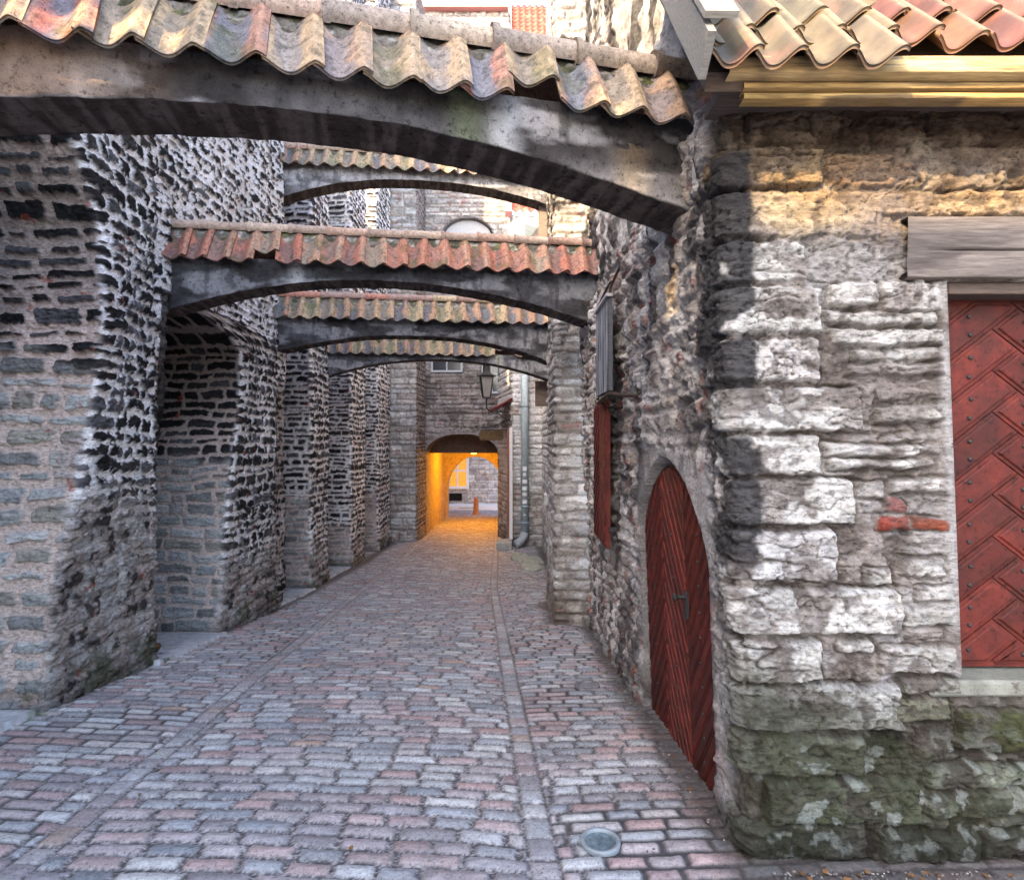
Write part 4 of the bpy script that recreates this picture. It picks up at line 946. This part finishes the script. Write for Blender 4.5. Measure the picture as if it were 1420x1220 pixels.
m = MB(); n = 20; arc_ = [(-1.40 + .77 * math.cos(math.pi * i / n), 8.05 + .60 * math.sin(math.pi * i / n)) for i in range(n + 1)]; poly = [(-2.17, 6.95), (-.63, 6.95)] + arc_
m.add([(x, YG + .12, z) for x, z in poly], [tuple(range(len(poly)))], (.45, .46, .48)); w = m.build('arched_window', M['white'], gh)
# passage
def pass_wall(name, pts, step, z0, z1, surf, smooth=.02): return wall_skin(name, pts, step, z0, z1, .035, surf, M['stone_far'], gh, smooth=smooth)
def in_surf(U, Z):
    n = fbm(U * 5, Z * 5, 4, 450); return (n - .5) * .05 + (fbm(U * 18, Z * 20, 3, 452) - .5) * .03, mix((.44, .36, .28), (.30, .23, .17), n), None
pass_wall('passage_wall', [(PX0, YG - .02), (PX0, 25.1)], [.05], -1.55, 1.6, in_surf)
pass_wall('passage_wall', [(PX1, 25.1), (PX1, YG - .02)], [.05], -1.55, 1.6, in_surf)
m = MB(); m.box(PX0 - .1, PX1 + .1, 20.3, 25.2, 1.27, 1.42, (.40, .32, .24)); m.build('passage_ceiling', M['plaster'], gh)
m = MB(); m.box(PX0 - .1, PX1 + .1, 20.22, 20.3, 1.275, 2.1, (.15, .115, .10)); m.build('tympanum', M['plaster'], gh)
m = MB(); n = 24; zc = .0; v = []; f = []     # arch soffit in front
for i in range(n + 1):
    t = -1 + 2 * i / n; x = (PX0 + PX1) / 2 + t * (PX1 - PX0) / 2; z = 1.22 + .66 * math.sqrt(max(0, 1 - abs(t) ** 2.2)); v += [(x, YG - .01, z), (x, 20.25, z)]
for i in range(n): f.append((2 * i, 2 * i + 1, 2 * i + 3, 2 * i + 2))
m.add(v, f, (.17, .14, .13)); m.build('arch_soffit', M['plaster'], gh)
def arched_wall(m, x0, x1, z0, z1, y0, y1, ax, aw, zs_, rise_, col, n=26):
    xs = [x0, ax - aw] + [ax - aw * math.cos(math.pi * i / n) for i in range(1, n)] + [ax + aw, x1]
    def zb(x):
        t = abs(x - ax) / aw; return None if t > 1 else zs_ + rise_ * math.sqrt(max(0, 1 - t * t))
    for a, b in zip(xs[:-1], xs[1:]):
        mid = (a + b) / 2
        if zb(mid) is None: za = zc_ = z0
        else: za = zb(a) if zb(a) else zs_; zc_ = zb(b) if zb(b) else zs_
        m.add([(a, y0, za), (b, y0, zc_), (b, y0, z1), (a, y0, z1), (a, y1, za), (b, y1, zc_), (b, y1, z1), (a, y1, z1)], [(0, 1, 2, 3), (7, 6, 5, 4), (0, 4, 5, 1)] + ([] if zb(mid) else []), col)
    for xx in (ax - aw, ax + aw): m.add([(xx, y0, z0), (xx, y1, z0), (xx, y1, zs_), (xx, y0, zs_)], [(0, 1, 2, 3)], col)
m = MB(); arched_wall(m, PX0 - .05, PX1 + .05, -1.6, 1.3, 24.6, 25.2, -1.47, 1.12, -.27, 1.30, (.34, .26, .19)); m.build('far_arch', M['plaster'], gh)
# lamp in the passage (its glow fills the vault)
lp = empty('passage_lamp', (-1.3, 20.75, 1.24), 'small round lamp under the ceiling of the orange-lit passage', 'lamp')
m = MB(); m.lathe(-1.3, 20.75, [(.12, 1.268), (.13, 1.255), (.10, 1.245)], 16, (.05, .05, .05)); m.build('lamp_base', M['iron'], lp)
m = MB(); m.lathe(-1.3, 20.75, [(.09, 1.246), (.09, 1.240), (.05, 1.236), (.01, 1.234)], 16); m.build('lamp_shade', M['bulb'], lp, True)
ld = bpy.data.lights.new('passage_glow', 'POINT'); ld.color = (1, .40, .012); ld.energy = 62; ld.shadow_soft_size = .12
lo = bpy.data.objects.new('passage_glow', ld); COL.objects.link(lo); lo.location = (.1, 1.4, -.16); lo.parent = lp
# bollard
bo = empty('bollard', (-1.52, 25.9, gz(25.9)), 'tapered bollard standing beyond the passage, seen through the archway', 'bollard')
z = gz(25.9); m = MB(); m.lathe(-1.52, 25.9, [(.15, z - .02), (.145, z + .05), (.125, z + .08), (.095, z + .62), (.11, z + .64), (.10, z + .69), (.03, z + .72)], 18, (.34, .17, .09)); m.build('post', M['plaster'], bo, True)
# house beyond the passage
bh = empty('rear_house', (-1.5, 29.2, -1.6), 'pale stone house beyond the passage with a white-framed window', 'house')
def bh_surf(U, Z):
    h, c, _ = pale_surf(460)(U, Z); c = c * 1.1; X = U - 5; h = np.where((X > -3.05) & (X < -2.2) & (Z > -.7) & (Z < 1.0), -.1, h); v_ = (X > -3.1) & (X < -2.39) & (Z > -1.22) & (Z < -.84); h = np.where(v_, -.3, h); c = np.where(v_[..., None], np.array([.03, .03, .035]), c)
    return h, c, None
wall_skin('wall', [(-5, 29.2), (3, 29.2)], [.03], -1.65, 6, .03, bh_surf, M['stone_far'], bh, smooth=.02)
window(bh, -3.12, -2.05, -.62, 1.1, 29.14, .12, (.75, .75, .76), (1, 1), M['warmglass'])
m = MB(); m.box(-5, 3, 28.2, 29.05, -1.75, -1.32, (.62, .62, .63), .01); m.box(-2.45, -1.75, 28.19, 28.198, -1.44, -1.42, (.1, .1, .12)); pv = m.build('footway', M['white']); tag(pv, 'raised white footway edge beyond the passage', 'footway', kind='structure')

# side house fittings
cano = MB(); cano.add([(.02, 16.95, 2.88), (-.62, 16.95, 2.53), (-.62, 18.3, 2.53), (.02, 18.3, 2.88), (.02, 16.95, 2.84), (-.62, 16.95, 2.49), (-.62, 18.3, 2.49), (.02, 18.3, 2.84)], [(0, 3, 2, 1), (4, 5, 6, 7), (0, 1, 5, 4), (1, 2, 6, 5)], (.34, .035, .03))
cn = cano.build('canopy', M['redpaint'], fh); bpy.context.view_layer.update()
def scroll(cx, cz, y, r0, turns, s=1, n=26, a0=0): return [(cx + s * r0 * (1 - .8 * k / n) * math.cos(a0 + turns * 6.283 * k / n), y, cz + r0 * (1 - .8 * k / n) * math.sin(a0 + turns * 6.283 * k / n)) for k in range(n + 1)]
m = MB(); m.tube([(.0, 16.98, 2.2), (-.2, 16.98, 2.3), (-.45, 16.98, 2.5), (-.6, 16.98, 2.52)], .016, 6); m.tube([(.0, 16.98, 2.82), (-.6, 16.98, 2.5)], .018, 6)
for a in ((-.18, 2.52, .13), (-.38, 2.46, .09), (-.12, 2.32, .09)): m.tube(scroll(a[0], a[1], 16.98, a[2], 1.6), .012, 6)
m.build('scroll_bracket', M['iron'], cn)
hs = empty('hanging_sign', (-.59, 17.4, 1.68), 'small brown eight-sided plate hanging from black iron scrollwork by the gateway', 'sign')
m = MB(); P8 = [(-.93, 1.74), (-.87, 1.69), (-.31, 1.69), (-.25, 1.74), (-.25, 1.92), (-.31, 1.97), (-.87, 1.97), (-.93, 1.92)]
m.add([(x, 17.38, z) for x, z in P8] + [(x, 17.42, z) for x, z in P8], [tuple(range(8)), tuple(range(8, 16))[::-1]] + [(i, 8 + i, 8 + (i + 1) % 8, (i + 1) % 8) for i in range(8)], (.13, .085, .045)); m.build('plate', M['plaster'], hs)
m = MB(); m.tube([(-.98, 17.4, 2.02), (-.7, 17.4, 2.06), (-.4, 17.4, 2.14), (-.04, 17.3, 2.30)], .014, 6); m.tube([(-.04, 17.3, 1.98), (-.98, 17.4, 1.99)], .012, 6)
for a in ((-.22, 2.14, .12), (-.42, 2.08, .08), (-1.0, 2.06, .05)): m.tube(scroll(a[0], a[1], 17.4, a[2], 1.5), .011, 6)
m.build('scrollwork', M['iron'], hs)
dr = MB(); dr.box(-.13, -.075, 16.86, 16.94, -.98, 2.0, (.28, .10, .06)); o = dr.build('door_edge', M['wood'], fh); dr = MB(); dr.box(-.074, .015, 16.84, 16.93, -1.02, 2.05, (.66, .66, .68)); dr.build('door_jamb', M['white'], fh)
m = MB(); m.box(-.42, -.0, 16.25, 16.9, -1.3, -1.02, (.33, .32, .29), .015); tag(m.build('doorstep', M['plaster']), 'stone doorstep at the foot of the white door jamb beside the passage', 'step')
# lantern
la = empty('lantern', (-.68, 16.4, 2.5), 'black four-sided street lantern on an iron arm before the gatehouse window', 'lantern')
lx, ly = -.68, 16.4; zb0 = 2.83; m = MB(); rb, rt, hz_ = .13, .235, .56
for a in range(4):
    an = math.pi / 4 + a * math.pi / 2 + .12; m.beam((lx + rb * math.cos(an), ly + rb * math.sin(an), zb0), (lx + rt * math.cos(an), ly + rt * math.sin(an), zb0 + hz_), .024, .024)
    an2 = an + math.pi / 2
    for rr, zz in ((rb, zb0), (rt, zb0 + hz_)): m.beam((lx + rr * math.cos(an), ly + rr * math.sin(an), zz), (lx + rr * math.cos(an2), ly + rr * math.sin(an2), zz), .028, .028)
m.build('frame', M['iron'], la)
m = MB(); n = 4; m.v = []; prof = [(.27, zb0 + hz_ + .015), (.12, zb0 + hz_ + .10), (.10, zb0 + hz_ + .14), (.10, zb0 + hz_ + .30), (.13, zb0 + hz_ + .31), (.05, zb0 + hz_ + .38), (.01, zb0 + hz_ + .44)]
m.lathe(lx, ly, prof, 12); m.build('cap', M['iron'], la)
m = MB(); v = []
for rr, zz in ((rb * .93, zb0 + .02), (rt * .93, zb0 + hz_ - .01)): v += [(lx + rr * math.cos(math.pi / 4 + .12 + a * math.pi / 2), ly + rr * math.sin(math.pi / 4 + .12 + a * math.pi / 2), zz) for a in range(4)]
m.add(v, [(i, (i + 1) % 4, 4 + (i + 1) % 4, 4 + i) for i in range(4)]); m.build('glass', mat('lantern_glass', .35, 5, .2, 0, 1, 0, base=(.20, .19, .18), spec=.5), la)
m = MB(); m.tube([(lx, ly, zb0), (lx, ly, 2.55), (lx + .05, ly, 2.5), (-.1, 16.95, 2.46)], .022, 8); m.tube(scroll(lx + .12, 2.42, ly + .05, .09, 1.4), .012, 6); m.build('arm', M['iron'], la)
# downpipe
dp = empty('downpipe', (.31, 16.78, -1.0), 'blue-grey metal downpipe with white stickers in the far right corner', 'downpipe')
m = MB(); px_ = .345; m.tube([(px_, 16.8, 7.2), (px_, 16.8, -.86)], .105, 16, (.42, .51, .56)); m.build('pipe', M['zinc'], dp, True)
m = MB(); m.tube([(px_, 16.8, -.84), (px_ - .03, 16.76, -.98), (px_ - .16, 16.6, -1.08), (px_ - .24, 16.5, -1.10)], .11, 16, (.34, .36, .38)); m.build('elbow', M['zinc'], dp, True)
for zz in (5.6, 2.6, -.15, -.6):
    m = MB(); m.tube([(px_, 16.8, zz), (px_, 16.8, zz + .06)], .118, 16, (.28, .34, .38)); m.build('collar', M['zinc'], dp, True)
m = MB(); m.lathe(px_, 16.8, [(.1, 7.1), (.14, 7.25), (.34, 7.5), (.34, 7.7)], 4, (.33, .40, .44)); m.build('hopper', M['zinc'], dp)
rs = random.Random(4)
for zz, hh_, ww in ((.86, .12, .08), (.72, .09, .06), (.52, .10, .09), (.33, .10, .09), (.18, .09, .09), (-.03, .10, .09), (-.36, .04, .04)):
    m = MB(); v = []; f = []; K = 6
    for k in range(K + 1):
        a = -math.pi / 2 + rs.uniform(-.1, .1) * 0 + (k / K - .5) * ww / .105 * 1.5; v += [(px_ + .1065 * math.cos(a), 16.8 + .1065 * math.sin(a), zz), (px_ + .1065 * math.cos(a), 16.8 + .1065 * math.sin(a), zz + hh_)]
    for k in range(K): f.append((2 * k, 2 * k + 2, 2 * k + 3, 2 * k + 1))
    m.add(v, f, (.7, .71, .73)); m.build('sticker', M['white'], dp)
# roof slope of the house beyond, pink verge
ta = np.array((0, 16.9, 7.95)); td = np.array((0, 4.6, 8.9)); tl = np.linalg.norm(td); td = td / tl; tn = np.array((0, -td[2], td[1]))
rows = 42; V = []; C = []; nxp = 60; xsr = np.linspace(-.02, 1.55, nxp); nr = rows * 6
S = np.linspace(0, rows, nr); Xr, Sr = np.meshgrid(xsr, S, indexing='ij'); fr_s = Sr - np.floor(Sr)
hh = .05 * (.5 + .5 * np.cos(Xr / .21 * 6.283)) + .06 * (1 - fr_s); pos = ta + td * (Sr[..., None] * tl / rows) + tn * hh[..., None]; pos[..., 0] = Xr
pos[..., 2] -= .05 * (.5 - .5 * np.cos(Xr / .21 * 6.283)) * (fr_s < .2)
kk = (np.floor(Sr) * 31 + np.floor(Xr / .21)).astype(int); c = stone_tint(kk, [(.26, .085, .065), (.22, .07, .055), (.28, .11, .085), (.19, .07, .055)], 8)
mk('roof_tiles', pos.reshape(-1, 3), gridfaces(nxp, nr), M['tile'], fh, c.reshape(-1, 3), False)
m = MB(); m.beam(ta + np.array((-.10, -.05, -.05)), ta + td * tl + np.array((-.10, -.05, -.05)), .18, .22, (.58, .27, .27), up=tn); m.build('verge_board', M['white'], fh)
# things on the right wall further down
m = MB(); m.beam((.585, 9.62, -.82), (.60, 9.60, .62), .085, .05, (.26, .21, .18)); tag(m.build('wooden_post', M['wood']), 'weathered upright wooden plank beside the grey pier, standing on the setts', 'post')
st = MB(); st.box(.50, .74, 9.42, 9.75, .66, .88, (.46, .45, .44), .03); tag(st.build('stone_bracket', M['plaster']), 'pale block of stone jutting from the wall above the wooden plank', 'stone')
m = MB(); m.box(.60, .66, 9.60, 9.68, .9, 2.55, (.055, .045, .042), .005); tag(m.build('iron_post', M['wood']), 'dark narrow post against the wall right of the downpipe', 'post')
m = MB(); m.box(.48, .80, 12.7, 12.76, 2.40, 2.92, (.17, .13, .11), .01); m.beam((.80, 12.73, 2.85), (.9, 12.73, 2.85), .03, .03, (.05, .05, .05)); tag(m.build('notice_board', M['wood']), 'brown wooden board hanging under the right end of the farthest arch', 'board')
m = MB(); m.box(.43, .61, 9.86, 10.0, 4.55, 6.3, (.17, .135, .115), .005); tag(m.build('timber_post', M['wood']), 'brown timber post under the right end of the high arch', 'post')
m = MB(); m.box(.54, .90, 9.62, 9.75, 6.25, 9.4, (.24, .26, .30), .005); m.box(.535, .56, 9.60, 9.62, 6.25, 9.4, (.12, .12, .14)); m.box(.80, .812, 9.605, 9.62, 6.25, 9.4, (.14, .15, .17)); tag(m.build('metal_panel', M['white']), 'tall grey metal panel rising above the nearest arch tiles', 'panel')
cam_ = empty('spotlight', (.75, 9.5, 7.7), 'small white spotlight fixed to the grey metal panel at the top', 'spotlight')
m = MB(); m.box(.70, .84, 9.50, 9.62, 8.30, 8.42, (.5, .5, .48), .01); m.build('bracket', M['white'], cam_)
m = MB(); m.tube([(.76, 9.52, 8.16), (.74, 9.40, 7.92)], .055, 12, (.7, .7, .7)); m.build('housing', M['white'], cam_); m = MB(); m.tube([(.74, 9.40, 7.92), (.735, 9.385, 7.89)], .05, 12, (.85, .88, .95)); m.build('lens', M['white'], cam_)
sl_ = MB()
rr_ = random.Random(8)
for (x, y, w_, d_) in ((.18, 14.6, .26, .5), (.46, 14.1, .3, .45), (.40, 13.2, .26, .5)):
    z = gz(y) - .03; k = 9; v = []; f = []
    for hh_, sc_ in ((0, 1.0), (.09, .98), (.115, .88)): v += [(x + w_ * sc_ * math.cos(6.283 * i / k) * (.8 + .4 * hsh(i, 3)), y + d_ * sc_ * math.sin(6.283 * i / k) * (.8 + .4 * hsh(i, 4)), z + hh_) for i in range(k)]
    for a in range(2):
        for i in range(k): f.append((a * k + i, a * k + (i + 1) % k, (a + 1) * k + (i + 1) % k, (a + 1) * k + i))
    f.append(tuple(2 * k + i for i in range(k))); m = MB(); m.add(v, f, (.34, .34, .27)); o = m.build('stone_slab', M['plaster']); tag(o, 'flat mossy stone slab at the foot of the far right house wall', 'stone', 'mossy slabs by the far right wall')

# grit and dead leaves swept against the walls
rg = random.Random(77); V = []; Fc_ = []; Cc = []
def grit(x, y, s_, col, flat=1):
    z = gz(y) + .012; b = len(V); a = rg.uniform(0, 6.28)
    for i in range(5): V.append((x + s_ * math.cos(a + i * 1.2566) * rg.uniform(.6, 1.2), y + s_ * math.sin(a + i * 1.2566) * rg.uniform(.6, 1.2), z + rg.uniform(-.002, .004)))
    V.append((x, y, z + s_ * flat * rg.uniform(.4, .9))); k = rg.uniform(.6, 1.2); Cc.extend([tuple(c_ * k for c_ in col)] * 6)
    Fc_.extend([(b + i, b + (i + 1) % 5, b + 5) for i in range(5)])
for i in range(620):
    t_ = rg.random()
    if t_ < .4: x, y = rg.uniform(1.0, 2.6), 2.38 - abs(rg.gauss(0, .05))
    elif t_ < .7: y = rg.uniform(2.5, 7.4); x = .90 - abs(rg.gauss(0, .05)) + .03
    elif t_ < .85: y = rg.uniform(4.3, 12); x = -3.27 + abs(rg.gauss(0, .06)) - .02 * (y - 4.3)
    else: x, y = rg.uniform(-2, .8), 2.0 + 5 * rg.random() ** 1.5
    leaf = rg.random() < .10
    grit(x, y, rg.uniform(.010, .018) if leaf else rg.uniform(.003, .008), (.20, .10, .04) if leaf else rg.choice([(.2, .18, .17), (.28, .26, .25), (.09, .08, .08), (.12, .11, .10)]), .15 if leaf else 1)
o = mk('gravel', V, Fc_, M['plaster'], None, Cc, False); tag(o, 'loose grit and dead leaves along the foot of the walls', 'gravel', kind='stuff')

# ================================================================== unseen masses, added to shade the alley and shape the sun patches
plain = mat('plain_render', .9, 2, .2, .3, 12, .01, base=(.42, .39, .36))
def block(x0, x1, y0, y1, z1, label):
    m = MB(); m.box(x0, x1, y0, y1, -1.9, z1); o = m.build('shade_block', plain); tag(o, label, 'house'); return o  # plain box out of view, added to block the sun
block(-9, -4.6, 4.9, 19.5, 8.2, 'unseen block behind the long alley wall, added for shade')
nb = block(-9, -4.03, 1.25, 4.1, 8.6, 'tall unseen block left of the camera, added to shade the alley')
block(-9, -3.1, 19.9, 28.0, 10, 'unseen block left of the passage, added to keep sun off the rear house')
m = MB(); m.box(-3.1, -.12, 20.35, 25.15, 1.45, 15.1, (.3, .28, .27)); m.build('upper_storeys', plain, gh)
wall_skin('wall', [(-5.2, 1.2), (-3.98, 1.2), (-3.98, 4.14), (-5.2, 4.14)], [.05, .03, .05], -.6, 7.0, .03, pale_surf(480, None, .8, .3), M['stone_far'], nb)  # stone skin over the added block left of the camera
m = MB()  # added sun screen: its slots and sloping top let chosen patches through
def colm(y0, y1, b0, b1, t0, t1):
    m.add([(-4.0, y0, b0), (-4.0, y1, b1), (-4.0, y1, t1), (-4.0, y0, t0), (-4.12, y0, b0), (-4.12, y1, b1), (-4.12, y1, t1), (-4.12, y0, t0)], [(0, 1, 2, 3), (7, 6, 5, 4), (0, 4, 5, 1), (3, 2, 6, 7), (0, 3, 7, 4), (1, 5, 6, 2)])
colm(-.38, 1.25, -1, -1, 9.6, 9.6)
colm(-1.24, -.38, -1, -1, 6.32, 5.34); colm(-1.24, -.38, 6.50, 5.62, 9.6, 9.6)
colm(-2.93, -1.24, -1, -1, 9.6, 9.6)
colm(-3.22, -2.93, -1, -1, 7.95, 7.75); colm(-3.22, -2.93, 8.45, 8.25, 9.6, 9.6)
colm(-4.02, -3.22, -1, -1, 9.6, 9.6)
colm(-5.6, -4.02, -1, -1, 9.45, 8.08); colm(-9, -5.6, -1, -1, 9.45, 9.45)
tag(m.build('shade_block', plain), 'unseen slotted wall left behind the camera, added to shape the sun patches', 'house')

# ================================================================== light, sky, camera
az, el = math.atan2(-.50, -.65), R(34)        # direction towards the sun (x,y)
sd = np.array((-.50, -.65, .0)); sd = sd / np.linalg.norm(sd); sdir = np.array((sd[0] * math.cos(el), sd[1] * math.cos(el), math.sin(el)))
from mathutils import Vector
L_ = bpy.data.lights.new('sun', 'SUN'); L_.energy = 2.2; L_.angle = R(.5); L_.color = (1, .71, .37)
so = bpy.data.objects.new('sun', L_); COL.objects.link(so); so.rotation_euler = Vector(tuple(sdir)).to_track_quat('Z', 'Y').to_euler(); so.location = (-5, -6, 12)
w = bpy.data.worlds.new('World'); sc.world = w; w.use_nodes = True; nt = w.node_tree; bg = nt.nodes['Background']
sk = nt.nodes.new('ShaderNodeTexSky'); sk.sky_type = 'NISHITA'; sk.sun_disc = False; sk.sun_elevation = el; sk.sun_rotation = math.atan2(sdir[0], sdir[1])
sk.air_density = 1.0; sk.dust_density = 3.5; sk.ozone_density = 1.0
nt.links.new(sk.outputs[0], bg.inputs[0]); bg.inputs[1].default_value = .15
cd = bpy.data.cameras.new('camera'); cd.sensor_fit = 'HORIZONTAL'; cd.sensor_width = 36; cd.lens = 36 * F / 1420; cd.clip_start = .05; cd.clip_end = 500
co = bpy.data.objects.new('camera', cd); COL.objects.link(co); co.location = (0, 0, EYE); co.rotation_euler = (R(90), 0, 0); sc.camera = co
sc.render.resolution_x = 1024; sc.render.resolution_y = 879
sc.view_settings.view_transform = 'Standard'; sc.view_settings.look = 'None'; sc.view_settings.exposure = 2.9; sc.view_settings.gamma = 1
